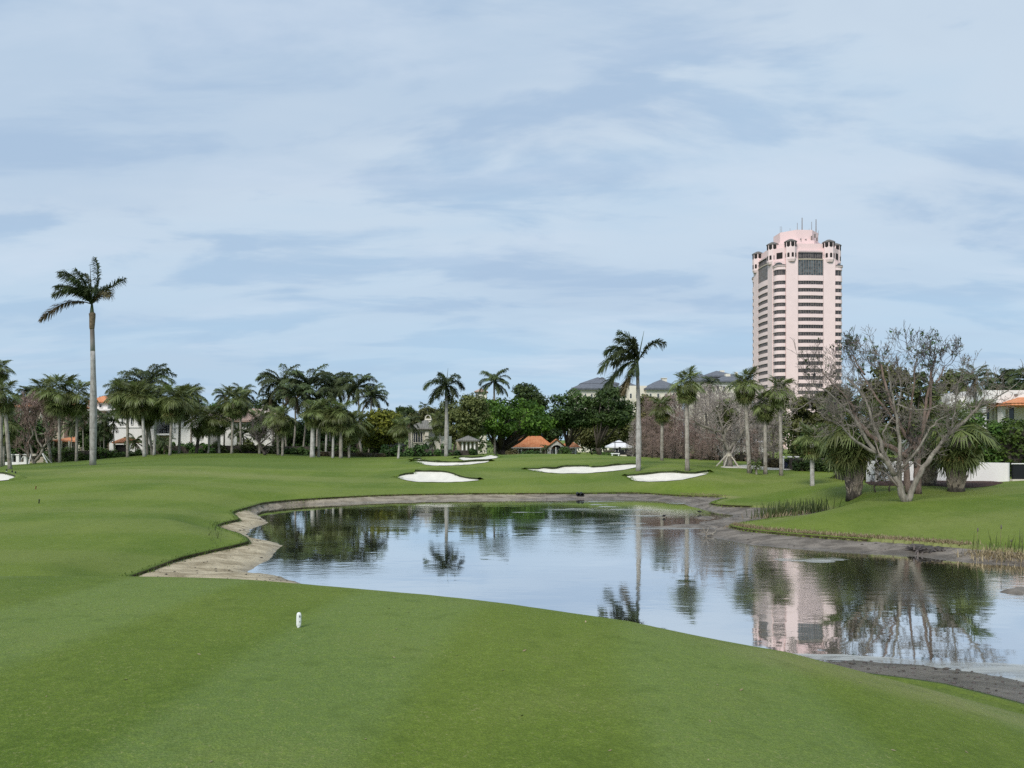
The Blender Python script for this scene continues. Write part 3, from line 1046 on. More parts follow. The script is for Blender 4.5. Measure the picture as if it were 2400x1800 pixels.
def arc(elev, droop, length, n=9):
    p = np.zeros(3)
    a = math.radians(elev)
    out = [p.copy()]
    for i in range(n):
        p = p + np.array([math.cos(a), 0, math.sin(a)]) * length / n
        a -= math.radians(droop) * (0.5 + i / n) / n
        out.append(p.copy())
    return out


COCO = []
for i, (e, d) in enumerate([(70, 75), (60, 95), (48, 105), (34, 105), (18, 95), (0, 80), (-24, 60), (55, 80), (28, 80)]):
    COCO.append(feather('frond', arc(e, d, 3.2), 54, 0.85, M['frond'], 50 + i, 0.25, 0.55))
COCO_DRY = [feather('frond', arc(-35, 55, 2.8), 40, 0.6, M['brown_frond'], 70 + i, 0.3, 0.6) for i in range(2)]


def fan_crown(root, top, R, seed, n=40, dry=5, lean=(0, 0), low=True):
    r = random.Random(seed)
    sc = R / 2.05
    for k in range(n):
        t = (k + .5) / n
        kind = 'up' if t < .2 else 'mid' if t < .45 else 'low' if t < .72 else 'hang'
        m = r.choice(FAN[kind])
        o = bpy.data.objects.new('frond', m)
        col.objects.link(o)
        o.parent = root
        o.location = top + Vector((r.uniform(-.06, .06), r.uniform(-.06, .06), (.25 - .5 * t) * sc))
        o.rotation_euler = (r.uniform(-.35, .35), r.uniform(-.16, .16), k * 2.39996 + r.uniform(-.3, .3))
        s = sc * r.uniform(.85, 1.12)
        o.scale = (s, s, s)
    for k in range(dry):
        o = bpy.data.objects.new('frond', r.choice(FAN['dry']))
        col.objects.link(o)
        o.parent = root
        o['label'] = 'yellowing hanging frond'
        o.location = top + Vector((0, 0, -.35 * sc))
        o.rotation_euler = (r.uniform(-.3, .3), r.uniform(-.1, .25), r.uniform(0, 6.28))
        s = sc * r.uniform(.75, 1.0)
        o.scale = (s, s, s)


def bend(a, b, sag, n=9):
    """trunk line from a to b with a slight S-curve"""
    a, b = Vector(a), Vector(b)
    out = []
    for i in range(n + 1):
        t = i / n
        p = a.lerp(b, t)
        p += Vector((sag[0], sag[1], 0)) * math.sin(t * math.pi)
        out.append(p)
    return out


GROUP_SABAL = 'cabbage palms round the fairway'


def sabal(label, bx, Y, tx, ty, Rpx, seed, n=40, dry=5, r0=.15, mat='sabal_trunk', top_r=None, sag=(0, 0), skirt=0, group=GROUP_SABAL):
    x = (bx - 1200) / F * Y
    z = gz(x, Y)
    root = thing('cabbage_palm', label, 'palm tree', (x, Y, z), group)
    t = P(tx, ty, Y) - Vector((x, Y, z))
    R = Rpx / F * Y
    mb = MB()
    line = bend((0, 0, -.15), t, sag)
    tr = top_r or r0 * .92
    mb.tube(line, [r0 * 1.25] + [r0 + (tr - r0) * i / 8 for i in range(9)], 9)
    mb.build('trunk', M[mat], root, True)
    fan_crown(root, t, R, seed, n, dry + skirt)
    return root


def coconut(label, bx, Y, tx, ty, Rpx, seed, n=24, r0=.13, wind=0.45, name='coconut_palm', trunk=True, sag=(0, 0), group='coconut palms behind the fairway', zb=None, dry=2, cat='palm tree'):
    x = (bx - 1200) / F * Y
    z = gz(x, Y) if zb is None else zb
    root = thing(name, label, cat, (x, Y, z), group)
    t = P(tx, ty, Y) - Vector((x, Y, z))
    if trunk:
        mb = MB()
        mb.tube(bend((0, 0, -.15), t, sag), [r0 * 1.5] + [r0 * (1 - .035 * i) for i in range(9)], 8)
        mb.build('trunk', M['sabal_trunk'], root, True)
    r = random.Random(seed)
    sc = Rpx / F * Y / 2.9
    for k in range(n + dry):
        o = bpy.data.objects.new('frond', r.choice(COCO_DRY) if k >= n else COCO[(k * 5 + r.randint(0, 1)) % len(COCO)])
        col.objects.link(o)
        o.parent = root
        o.location = t + Vector((0, 0, r.uniform(-.1, .15)))
        a = k * 2.39996 + r.uniform(-.25, .25)
        a = a + wind * math.sin(math.pi - a)        # the wind from the right pulls fronds to the left
        o.rotation_euler = (r.uniform(-.25, .25), r.uniform(-.12, .12), a)
        s = sc * r.uniform(.85, 1.1)
        o.scale = (s, s, s)
        if k >= n:
            o['label'] = 'brown dead frond hanging down'
    return root


# ------------------------------------------------------------------ broadleaf crowns made of many small leaf faces
def leaf_cloud(centers, radii, n, size, seed, squash=0.75, shell=0.55, tint_lo=0.0):
    """n leaf quads spread through clumps; each clump has its own tint"""
    r = np.random.default_rng(seed)
    centers, radii = np.asarray(centers, float), np.asarray(radii, float)
    w = radii ** 2
    ci = r.choice(len(centers), n, p=w / w.sum())
    d = r.normal(size=(n, 3))
    d /= np.linalg.norm(d, axis=1)[:, None]
    rr = radii[ci] * (shell + (1 - shell) * r.random(n)) * r.uniform(.75, 1.12, n)
    p = centers[ci] + d * rr[:, None] * np.array([1, 1, squash])
    nrm = d * .7 + r.normal(0, .55, (n, 3)) + np.array([0, 0, .45])
    nrm /= np.linalg.norm(nrm, axis=1)[:, None]
    a = np.cross(nrm, r.normal(size=(n, 3)))
    a /= np.maximum(np.linalg.norm(a, axis=1), 1e-6)[:, None]
    b = np.cross(nrm, a)
    s = size * r.uniform(.6, 1.35, n)
    L_, W_ = a * s[:, None], b * (s * .55)[:, None]
    q = np.stack([p - L_, p - W_ * .9, p + L_, p + W_ * .9], 1)
    ct = r.uniform(0, 1, len(centers))
    tint = np.clip(ct[ci] * .6 + r.uniform(-.1, .35, n) + tint_lo, 0, 1)
    return q, tint


def crown_obj(root, centers, radii, n, size, seed, mat, squash=.75, shell=.55, name='crown', tint_lo=0.0):
    q, t = leaf_cloud(centers, radii, n, size, seed, squash, shell, tint_lo)
    o = link(name, quads_mesh(name, q, M[mat], t), root)
    o['kind'] = 'stuff'
    return o


def limb_tree(mb, base, h, targets, r0, seed, fork=0.35, sides=7):
    """a trunk that splits into limbs reaching for the clump centres"""
    r = random.Random(seed)
    base = Vector(base)
    f = base + Vector((r.uniform(-.1, .1) * h, r.uniform(-.1, .1) * h, h * fork))
    mb.tube([base - Vector((0, 0, .2)), base + Vector((0, 0, .25)), base.lerp(f, .5) + Vector((r.uniform(-.1, .1), 0, 0)), f], [r0 * 1.6, r0 * 1.1, r0, r0 * .9], sides)
    for t in targets:
        t = Vector(t)
        k = r.uniform(.35, .6)
        m = f.lerp(t, k) + Vector((r.uniform(-.3, .3), r.uniform(-.3, .3), r.uniform(-.5, .1)))
        mb.tube([f - Vector((0, 0, .2)), m, t], [r0 * .55, r0 * .33, r0 * .1], 5)


def broadleaf(name, label, px, Y, px0, px1, py0, py1, mat, seed, n=5000, leaf=.22, clumps=42, trunk='dark_trunk', r0=.3, depth=None, fork=.3, group=None, cat='tree', zb=None, limbs=10, flat=1.0, squash=.62, cr=.33):
    """tree filling the given photo box at distance Y"""
    x = (px - 1200) / F * Y
    z = gz(x, Y) if zb is None else zb
    root = thing(name, label, cat, (x, Y, z), group)
    r = random.Random(seed)
    a, b = P(px0, py1, Y), P(px1, py0, Y)
    cx, cz = (a.x + b.x) / 2 - x, (a.z + b.z) / 2 - z
    rx, rz = (b.x - a.x) / 2, (b.z - a.z) / 2
    ry = depth / 2 if depth else rx * .8
    C, R = [], []
    for k in range(clumps):
        while True:
            d = Vector((r.uniform(-1, 1), r.uniform(-1, 1), r.uniform(-1, 1)))
            if .25 < d.length < 1:
                break
        d = d.normalized() * d.length ** .45
        rr = min(rx, rz, ry) * r.uniform(cr * .75, cr * 1.3)
        zz = d.z * (rz - rr * .6)
        if zz < 0:
            zz *= flat
        C.append((cx + d.x * (rx - rr * .7), d.y * (ry - rr * .7), cz + zz))
        R.append(rr)
    mb = MB()
    tg = sorted(C, key=lambda c: r.random())[:limbs]
    limb_tree(mb, (0, 0, 0), cz + rz, tg, r0, seed, fork)
    mb.build('trunk', M[trunk], root, True)
    crown_obj(root, C, R, n, leaf, seed, mat, squash)
    return root


def hedge(name, label, px0, px1, py_top, Y, depth, mat, seed, n=2500, leaf=.13, Y1=None, wob=.12, cat='hedge', group=None, top2=None):
    """clipped or loose hedge between two columns, from the ground up to py_top"""
    Y1 = Y1 or Y
    A = P(px0, py_top, Y)
    B = P(px1, top2 or py_top, Y1)
    root = thing(name, label, cat, (A.x, A.y, gz(A.x, A.y)), group)
    o = Vector(root.location)
    k = max(3, int((B - A).length / .8))
    r = np.random.default_rng(seed)
    C, R = [], []
    mb = MB()
    prev = None
    for i in range(k + 1):
        t = i / k
        p = A.lerp(B, t)
        g = gz(p.x, p.y)
        hgt = max(p.z - g, .3)
        for zz in np.arange(.2, max(hgt - .3, .3), .5):
            for yy in np.linspace(0, depth, max(2, int(depth / .7))):
                C.append((p.x - o.x + r.normal(0, .15), p.y - o.y + yy + r.normal(0, .1), g - o.z + zz + r.normal(0, wob)))
                R.append(.48 + r.uniform(-.1, .15))
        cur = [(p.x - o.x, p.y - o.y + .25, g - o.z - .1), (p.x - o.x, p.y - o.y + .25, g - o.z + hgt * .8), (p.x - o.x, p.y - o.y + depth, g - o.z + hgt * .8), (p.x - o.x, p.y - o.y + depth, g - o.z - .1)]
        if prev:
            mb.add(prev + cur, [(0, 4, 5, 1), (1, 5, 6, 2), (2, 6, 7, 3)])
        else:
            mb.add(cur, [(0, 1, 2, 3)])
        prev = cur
    mb.build('stems', M['dark_trunk'], root)  # solid dark core added inside the foliage to block see-through, no single stems
    crown_obj(root, C, R, n, leaf, seed, mat, .9, .5, 'foliage')
    return root


# ------------------------------------------------------------------ bare trees
def twigs(segs, p, d, ln, r, depth, rr, up=.25, spread=.7, kids=(2, 3), shrink=.72, wig=.22, minr=.006):
    """recursive branching; appends (points, radii) polylines"""
    pts, rad = [Vector(p)], [r]
    dd = Vector(d)
    for i in range(3):
        dd = (dd + Vector((rr.gauss(0, wig), rr.gauss(0, wig), rr.gauss(0, wig) + up * .35))).normalized()
        pts.append(pts[-1] + dd * ln / 3)
        rad.append(max(minr, r * (1 - .13 * (i + 1))))
    segs.append((pts, rad))
    if depth <= 0:
        return
    for k in range(rr.randint(*kids)):
        i = 3 if k == 0 else rr.choice([1, 2, 2, 3])
        ax = Vector((rr.gauss(0, 1), rr.gauss(0, 1), rr.gauss(0, 1))).normalized()
        nd = (dd + ax * spread * (0.55 if k == 0 else 1) + Vector((0, 0, up))).normalized()
        twigs(segs, pts[i], nd, ln * shrink * rr.uniform(.75, 1.15), max(minr, rad[i] * .68), depth - 1, rr, up, spread, kids, shrink, wig, minr)


def segs_mesh(name, segs, mat, parent, sides=4):
    mb = MB()
    for pts, rad in segs:
        mb.tube(pts, rad, sides if max(rad) > .03 else 3, 0, False)
    return mb.build(name, M[mat], parent, True)

# ------------------------------------------------------------------ the pink hotel tower
def inst(name, mesh, parent, loc=(0, 0, 0), rotz=0.0):
    o = bpy.data.objects.new(name, mesh)
    col.objects.link(o)
    o.parent = parent
    o.location = loc
    o.rotation_euler = (0, 0, rotz)
    return o


def to_mesh(mb, name, mats, smooth=False):
    me = bpy.data.meshes.new(name)
    me.from_pydata(mb.v, [], mb.f)
    for m in mats:
        me.materials.append(M[m])
    if any(mb.m):
        me.polygons.foreach_set('material_index', mb.m)
    if smooth:
        me.shade_smooth()
    return me


def bay_line(hw, y0, bulge, n=8):
    return [(-hw + 2 * hw * i / n, y0 - bulge * (1 - (2 * i / n - 1) ** 2)) for i in range(n + 1)]


def bay_band(mb, line, back, z0, z1, m=0):
    """solid band: curved front, flat back"""
    poly = list(line) + [(line[-1][0], back), (line[0][0], back)]
    mb.prism(poly, z0, z1, m)


def window_band(hw, y0, bulge, h, panes, rec=0.32, back=None, bar=.06, rails=0, glass=0):
    mb = MB()
    n = 8
    ln = bay_line(hw - .02, y0 + rec, bulge, n)
    bay_band(mb, ln, y0 + rec + .35, 0, h, glass)
    for k in range(panes + 1):
        t = -1 + 2 * k / panes
        x = t * (hw - .07)
        y = y0 + rec - bulge * (1 - t * t) - .06
        mb.box(x - bar, x + bar, y - .05, y + .09, 0.002, h - .002, 1)
    for k in range(rails):
        z = h * (k + 1) / (rails + 1)
        bay_band(mb, bay_line(hw - .05, y0 + rec - .04, bulge, n), y0 + rec + .1, z - .05, z + .05, 1)
    return mb


A_, C_ = 13.3, 9.5
DB = (A_ + C_) / math.sqrt(2)
tower = thing('hotel_tower', 'tall pink tower with banded dark windows, turrets and rooftop antennas', 'tower', (111.9, 303, 0))
tower.rotation_euler = (0, 0, math.radians(3.5))
core = [(-9.2, -12.7), (9.2, -12.7), (12.7, -9.2), (12.7, 9.2), (9.2, 12.7), (-9.2, 12.7), (-12.7, 9.2), (-12.7, -9.2)]
mb = MB()
mb.prism(core, -1, 75.6)
mb.prism([(x * .93, y * .93) for x, y in core], 75.6, 78.3)
mb.build('wall', M['pink'], tower)
mb = MB()
for s in (-1, 1):
    a, b = sorted((s * 4.95, s * 9.5))
    mb.box(a, b, -13.3, -12.2, -1, 72.2)
pier_me = to_mesh(mb, 'pier', ['pink_pale'])
drum = MB()
dp = [(8.3 * math.cos(math.radians(22.5 + 45 * k)), 8.3 * math.sin(math.radians(22.5 + 45 * k))) for k in range(8)]
drum.prism(dp, 78.3, 84.6)
drum.prism([(x * 1.12, y * 1.12) for x, y in dp], 78.302, 80.4)
drum.build('rooftop_drum', M['pink'], tower)
ROW_Z = [63.15 - 2.7626 * i for i in range(22)]
WH = 1.41
mline, dline = bay_line(4.85, -13.3, .35), bay_line(2.36, -DB, 1.5)
mb = MB(); bay_band(mb, mline, -12.6, 0, 2.7626 - WH - .004); m_sp = to_mesh(mb, 'spandrel', ['pink_pale'])
mb = MB(); bay_band(mb, dline, -15.3, 0, 2.7626 - WH - .004); d_sp = to_mesh(mb, 'spandrel', ['pink_pale'])
mb = MB(); bay_band(mb, mline, -12.6, 0, 65.9 - (63.15 + WH / 2)); m_top = to_mesh(mb, 'spandrel', ['pink_pale'])
mb = MB(); bay_band(mb, dline, -15.3, 0, 66.0 - (63.15 + WH / 2)); d_top = to_mesh(mb, 'spandrel', ['pink_pale'])
mb = MB(); bay_band(mb, dline, -15.3, 0, 1.4); d_bal = to_mesh(mb, 'spandrel', ['pink_pale'])
m_win = to_mesh(window_band(4.8, -13.3, .35, WH, 10), 'window', ['tower_glass', 'mullion'])
d_win = to_mesh(window_band(2.3, -DB, 1.5, WH, 5), 'window', ['tower_glass', 'mullion'])
d_tall = to_mesh(window_band(2.3, -DB, 1.5, 2.1, 5), 'window', ['tower_glass', 'mullion'])
m_big = to_mesh(window_band(4.8, -13.3, .3, 5.8, 10, .25, rails=4, bar=.09), 'window', ['tower_glass2', 'mullion'])
m_strip = to_mesh(window_band(4.7, -13.1, .2, 2.1, 10, .2), 'window', ['tower_glass', 'mullion'])
mb = MB(); mb.box(-.13, .13, -15.60, -15.3, 0, 2.25); slit = to_mesh(mb, 'slit_window', ['dark'])
# sloping glazed roof above the big window
mb = MB()
mb.add([(-4.8, -13.5, 0), (4.8, -13.5, 0), (3.9, -11.9, 1.25), (-3.9, -11.9, 1.25), (-4.8, -11.8, 0), (4.8, -11.8, 0)], [(0, 1, 2, 3), (0, 3, 4), (1, 5, 2), (3, 2, 5, 4)])
for k in range(1, 10):
    t = k / 10
    mb.tube([(-4.8 + 9.6 * t, -13.52, .02), (-3.9 + 7.8 * t, -11.95, 1.27)], .05, 4, 1)
m_roof = to_mesh(mb, 'glazed_roof', ['bronze', 'mullion'])
mb = MB(); bay_band(mb, bay_line(4.85, -13.25, .35), -12.5, 0, .45); m_sill = to_mesh(mb, 'balcony_rail', ['beige'])
# arched balcony door at the top of the corner bays
mb = MB()
bay_band(mb, bay_line(2.2, -DB + .35, 1.0), -15.2, 0, 2.0)
d_wall = to_mesh(mb, 'recessed_wall', ['pink'])
mb = MB()
ap = [(-1.35, 0)] + [(-1.35 * math.cos(math.pi * k / 10), .75 + .65 * math.sin(math.pi * k / 10)) for k in range(11)] + [(1.35, 0)]
yy = -DB - .72
mb.add([(x, yy, z) for x, z in ap] + [(x, yy + .5, z) for x, z in ap], [tuple(range(len(ap)))] + [(i, i + len(ap), (i + 1) % len(ap) + len(ap), (i + 1) % len(ap)) for i in range(len(ap))])
d_arch = to_mesh(mb, 'arched_door', ['tower_glass2'])
mb = MB(); bay_band(mb, bay_line(2.55, -DB - .1, 1.75), -15.3, -.18, 0); bay_band(mb, bay_line(2.5, -DB - .1, 1.72), -DB - .3, .004, .55, 1); d_slab = to_mesh(mb, 'balcony', ['pink_pale', 'mullion'])
mb = MB(); mb.box(-1.15, 1.15, -15.9, -15.3, 0, 2.3); d_dark = to_mesh(mb, 'opening', ['dark'])
mb = MB(); mb.prism([(-2.0, -15.8), (2.0, -15.8), (2.0, -15.0), (-2.0, -15.0)], 0, 5.0); d_up = to_mesh(mb, 'wall_panel', ['pink'])

# turret: octagonal stage with two rows of arched openings and a dark hipped roof
def octa(r):
    return [(r * math.cos(math.radians(22.5 + 45 * k)), r * math.sin(math.radians(22.5 + 45 * k))) for k in range(8)]


mb = MB()
o1, o0 = octa(2.15), octa(1.8)
mb.add([(x, y, -.9) for x, y in o0] + [(x, y, 0) for x, y in o1], [(i, (i + 1) % 8, 8 + (i + 1) % 8, 8 + i) for i in range(8)])
mb.prism(o1, 0, 6.55)
tur_wall = to_mesh(mb, 'turret_wall', ['pink_pale'])


def arch_panel(w, z0, z1, pointed, y):
    n = 8
    h = z1 - z0
    c = w * .9
    if not pointed:
        pts = [(-w, z0), (w, z0)] + [(w * math.cos(math.pi * k / n), z1 - c + c * math.sin(math.pi * k / n)) for k in range(n + 1)]
    else:
        pts = [(-w, z0 + .4), (0, z0), (w, z0 + .4), (w, z1), (-w, z1)]
    return pts


def opening_mesh(w, z0, z1, pointed):
    mb = MB()
    y = -2.15 * math.cos(math.radians(22.5))
    pts = arch_panel(w, z0, z1, pointed, y)
    k = len(pts)
    mb.add([(x, y - .06, z) for x, z in pts] + [(x, y + .2, z) for x, z in pts], [tuple(range(k))] + [(i, i + k, (i + 1) % k + k, (i + 1) % k) for i in range(k)])
    return to_mesh(mb, 'arched_opening', ['dark'])


op_low, op_high = opening_mesh(.42, .75, 2.45, False), opening_mesh(.62, 4.55, 6.45, True)
mb = MB()
o2 = octa(2.38)
mb.add([(x, y, 6.55) for x, y in o2] + [(x * .98, y * .98, 6.95) for x, y in o2] + [(x * .3, y * .3, 7.75) for x, y in o2],
       [(i, (i + 1) % 8, 8 + (i + 1) % 8, 8 + i) for i in range(8)] + [(8 + i, 8 + (i + 1) % 8, 16 + (i + 1) % 8, 16 + i) for i in range(8)] + [tuple(range(16, 24)), tuple(range(7, -1, -1))])
tur_roof = to_mesh(mb, 'turret_roof', ['bronze'])

for k in range(4):
    a = k * math.pi / 2
    inst('pier', pier_me, tower, rotz=a)
    for i, z in enumerate(ROW_Z):
        inst('window', m_win, tower, (0, 0, z - WH / 2), a)
        inst('spandrel', m_sp, tower, (0, 0, z - 2.7626 + WH / 2 + .002), a)
        inst('window', d_win, tower, (0, 0, z - WH / 2), a + math.pi / 4)
        inst('spandrel', d_sp, tower, (0, 0, z - 2.7626 + WH / 2 + .002), a + math.pi / 4)
    inst('spandrel', m_top, tower, (0, 0, 63.15 + WH / 2 + .002), a)
    inst('spandrel', d_top, tower, (0, 0, 63.15 + WH / 2 + .002), a + math.pi / 4)
    inst('window', d_tall, tower, (0, 0, 66.0), a + math.pi / 4)
    inst('spandrel', d_bal, tower, (0, 0, 68.1), a + math.pi / 4)
    inst('recessed_wall', d_wall, tower, (0, 0, 69.5), a + math.pi / 4)
    inst('arched_door', d_arch, tower, (0, 0, 69.52), a + math.pi / 4)
    inst('balcony', d_slab, tower, (0, 0, 69.5), a + math.pi / 4)
    inst('wall_panel', d_up, tower, (0, 0, 71.5), a + math.pi / 4)
    inst('opening', d_dark, tower, (0, 0, 72.5), a + math.pi / 4)
    inst('window', m_big, tower, (0, 0, 65.9), a)
    inst('balcony_rail', m_sill, tower, (0, 0, 71.75), a)
    inst('window', m_strip, tower, (0, 0, 72.25), a)
    inst('glazed_roof', m_roof, tower, (0, 0, 74.4), a)
    for i in range(24):
        for s in (-1, 1):
            r_ = a + math.pi / 4
            c, sn = math.cos(r_), math.sin(r_)
            inst('slit_window', slit, tower, (c * s * 2.52, sn * s * 2.52, 68.9 - 2.7626 * i), r_)
    for s in (-1, 1):
        c, sn = math.cos(a), math.sin(a)
        lx, ly = s * 7.4, -12.3
        loc = (c * lx - sn * ly, sn * lx + c * ly, 71.9)
        t = inst('turret', tur_wall, tower, loc, a)
        inst('turret_roof', tur_roof, t)
        for q in range(8):
            if q in (3, 4, 5):
                continue
            inst('arched_opening', op_low, t, rotz=q * math.pi / 4)
            inst('arched_opening', op_high, t, rotz=q * math.pi / 4)
for px, top, r in ((1879, 511, .22), (1912.5, 514, .22), (1902, 520, .13), (1867.5, 523, .12), (1826.5, 532, .08), (1830, 532, .08), (1850, 536, .08), (1896, 536, .07), (1872, 538, .06), (1918, 540, .09)):
    base = P(px, 549, 303)
    x, y = base.x - 111.9, 0
    mb = MB()
    mb.tube([(x, -.5, 84.5), (x, -.5, P(px, top, 303).z)], [r, r * .7], 5)
    mb.build('antenna', M['mullion'], tower)
mb = MB()
dx = P(1885, 547, 303).x - 111.9
for k in range(6):
    pass
ring = [[(dx + rr * math.cos(2 * math.pi * k / 12), -1.2 + dd, 85.2 + rr * math.sin(2 * math.pi * k / 12)) for k in range(12)] for rr, dd in ((.05, .35), (.35, .25), (.6, 0))]
mb.add(sum(ring, []), [(j * 12 + k, j * 12 + (k + 1) % 12, (j + 1) * 12 + (k + 1) % 12, (j + 1) * 12 + k) for j in range(2) for k in range(12)] + [tuple(range(12))])
mb.tube([(dx, -.85, 85.2), (dx, -.7, 84.5)], .08, 5)
mb.build('dish', M['white_plastic'], tower)
for px, py, w, h in ((1908, 552, .5, 1.4), (1900, 557, .3, 1.5), (1913, 560, .35, 1.3), (1874, 563, .25, 1.4), (1886, 562, .4, .7)):
    q = P(px, py, 294.5)
    mb = MB()
    mb.box(q.x - 111.9 - w / 2 + .0, q.x - 111.9 + w / 2, -8.6, -8.0, q.z - h / 2, q.z + h / 2)
    mb.build('rooftop_box', M['mullion'], tower)

# ------------------------------------------------------------------ houses
class House:
    def __init__(self, name, label, px, Y, cat='house', rot=0.0, group=None):
        self.Y = Y
        x = (px - 1200) / F * Y
        self.org = Vector((x, Y, 0))
        self.root = thing(name, label, cat, self.org, group)

    def loc(self, px, py, dy=0.0):
        p = P(px, py, self.Y + dy) - self.org
        return p

    def wall(self, px0, px1, py0, py1=None, depth=8, mat='white', dy=0.0, name='wall', label=None):
        a, b = self.loc(px0, py0, dy), self.loc(px1, py1 or 1075, dy)
        mb = MB()
        z0 = -.6 if py1 is None else b.z
        mb.box(a.x, b.x, dy, dy + depth, z0, a.z)
        o = mb.build(name, M[mat], self.root)
        return prop(o, label=label)

    def roof(self, px0, px1, py_eave, py_top, depth=9, mat='roof_orange', dy=-.6, thick=.16):
        a, b = self.loc(px0, py_eave, dy), self.loc(px1, py_eave, dy)
        h = self.loc(px0, py_top, dy + depth / 2).z - a.z
        mb = MB()
        mb.hip(a.x, b.x, dy, dy + depth, a.z, h, 0, thick)
        return mb.build('roof', M[mat], self.root)

    def window(self, px0, px1, py0, py1, dy=0.0, frame='frame', bars=1, glass='glass', fr=.07, name='window', rows=0):
        a, b = self.loc(px0, py1, dy), self.loc(px1, py0, dy)
        w, h = b.x - a.x, b.z - a.z
        mb = MB()
        mb.box(0, w, -.06, .06, 0, fr); mb.box(0, w, -.06, .06, h - fr, h)
        mb.box(0, fr, -.06, .06, fr, h - fr); mb.box(w - fr, w, -.06, .06, fr, h - fr)
        for k in range(bars):
            x = w * (k + 1) / (bars + 1)
            mb.box(x - fr * .4, x + fr * .4, -.055, .055, fr, h - fr)
        for k in range(rows):
            z = h * (k + 1) / (rows + 1)
            mb.box(fr, w - fr, -.05, .05, z - fr * .4, z + fr * .4)
        o = mb.build(name, M[frame], self.root)
        o.location = (a.x, dy, a.z)
        mb = MB()
        mb.box(fr * .5, w - fr * .5, -.02, .03, fr * .5, h - fr * .5)
        mb.build('pane', M[glass], o)
        return o

    def box(self, name, px0, px1, py0, py1, dy, depth, mat):
        a, b = self.loc(px0, py1, dy), self.loc(px1, py0, dy)
        mb = MB()
        mb.box(a.x, b.x, dy, dy + depth, a.z, b.z)
        return mb.build(name, M[mat], self.root)


# far left villa with orange roofs
h = House('villa', 'villa with bright orange tiled roof and beige porch behind the far left palms', 110, 112)
h.wall(28, 150, 950, None, 9, 'beige')
h.roof(22, 156, 952, 936, 10, 'roof_orange')
h.wall(118, 215, 1033, None, 5, 'beige', -4)
h.roof(112, 222, 1033, 1021, 6, 'roof_orange', -4.6)
for a in (128, 146, 168, 190):
    h.window(a, a + 9, 1040, 1058, -4.05, 'beige', 1)
for a in (122, 141, 160, 184, 206):
    h.box('column', a, a + 2.5, 1034, 1072, -5.0, .25, 'cream')
for a in (44, 70, 96):
    h.window(a, a + 10, 960, 978, -.05, 'frame', 1)

# white mansion
h = House('mansion', 'long white two storey mansion with recessed balcony behind the palm row', 370, 108)
h.wall(256, 366, 962, None, 9, 'white')
h.wall(402, 487, 962, None, 9, 'white', .02)
h.wall(366.3, 401.7, 962, None, 6, 'white', 2.2, 'recess_wall')
h.box('balcony', 366.2, 402, 1016, 1020, -.35, 2.5, 'white')
h.box('lower_wall', 366.5, 401.5, 1021, 1062, .9, 1.2, 'beige')
h.roof(250, 494, 962, 943, 11, 'roof_grey', -.9)
h.box('cornice', 256.5, 366, 1000, 1002.5, -.12, .1, 'frame')
h.box('cornice', 402, 487, 1000, 1002.5, -.10, .1, 'frame')
h.window(389, 398, 979, 1012, 2.1, 'frame', 1)
for a, b, c, d in ((331, 336, 985, 997), (351, 355, 980, 997), (407, 411, 980, 1013), (432, 435, 985, 998), (442, 447, 1034, 1047), (449, 454, 1034, 1047), (459, 465, 1034, 1047), (284, 290, 975, 996), (306, 312, 975, 996)):
    h.window(a, b, c, d, -.05, 'frame', 0)
for k in range(12):
    h.box('baluster', 367 + k * 3, 367.6 + k * 3, 1006, 1016, -.30, .04, 'black')
h.box('handrail', 366.4, 401.6, 1005.3, 1006.3, -.32, .06, 'black')
t = thing('balcony_chair', 'black metal chair on the white mansion balcony', 'chair', P(383.5, 1015.8, 108.6))
mb = MB()
for sx in (-.25, .25):
    for sy in (-.25, .25):
        mb.box(sx - .025, sx + .025, sy - .025, sy + .025, 0, .45)
mb.build('leg', M['black'], t)
mb = MB(); mb.box(-.3, .3, -.3, .3, .451, .5); mb.build('seat', M['black'], t)
mb = MB()
for k in range(5):
    mb.box(-.28 + .12 * k, -.22 + .12 * k, .25, .3, .501, 1.05)
mb.box(-.3, .3, .24, .31, 1.051, 1.12)
mb.build('backrest', M['black'], t)

# pink upper storey between villa and mansion
h = House('villa', 'pink walled upper storey with small orange hip roof right of the tall royal palm', 228, 118)
h.wall(203, 252, 940, None, 6, 'white')
h.roof(198, 257, 941, 929, 7, 'roof_orange')
h.window(232, 240, 946, 956, -.05, 'frame', 0)
h.box('terrace_wall', 205, 290, 958, 962, -2.0, 2, 'white')

# garden pavilion
h = House('garden_pavilion', 'small arched white pavilion with orange roof left of the white mansion', 282, 100)
h.roof(262, 304, 1036, 1024, 3.6, 'roof_orange', -.3)
h.box('beam', 264, 302, 1036.5, 1040, 0, .3, 'white')
h.box('beam', 264, 302, 1036.5, 1040, 2.6, .3, 'white')
for a in (264, 298):
    for dy in (0, 2.6):
        h.box('column', a, a + 4, 1040.2, 1080, dy, .3, 'white')
h.wall(268, 298, 1042, None, .25, 'dark', 3.1, 'back_wall')

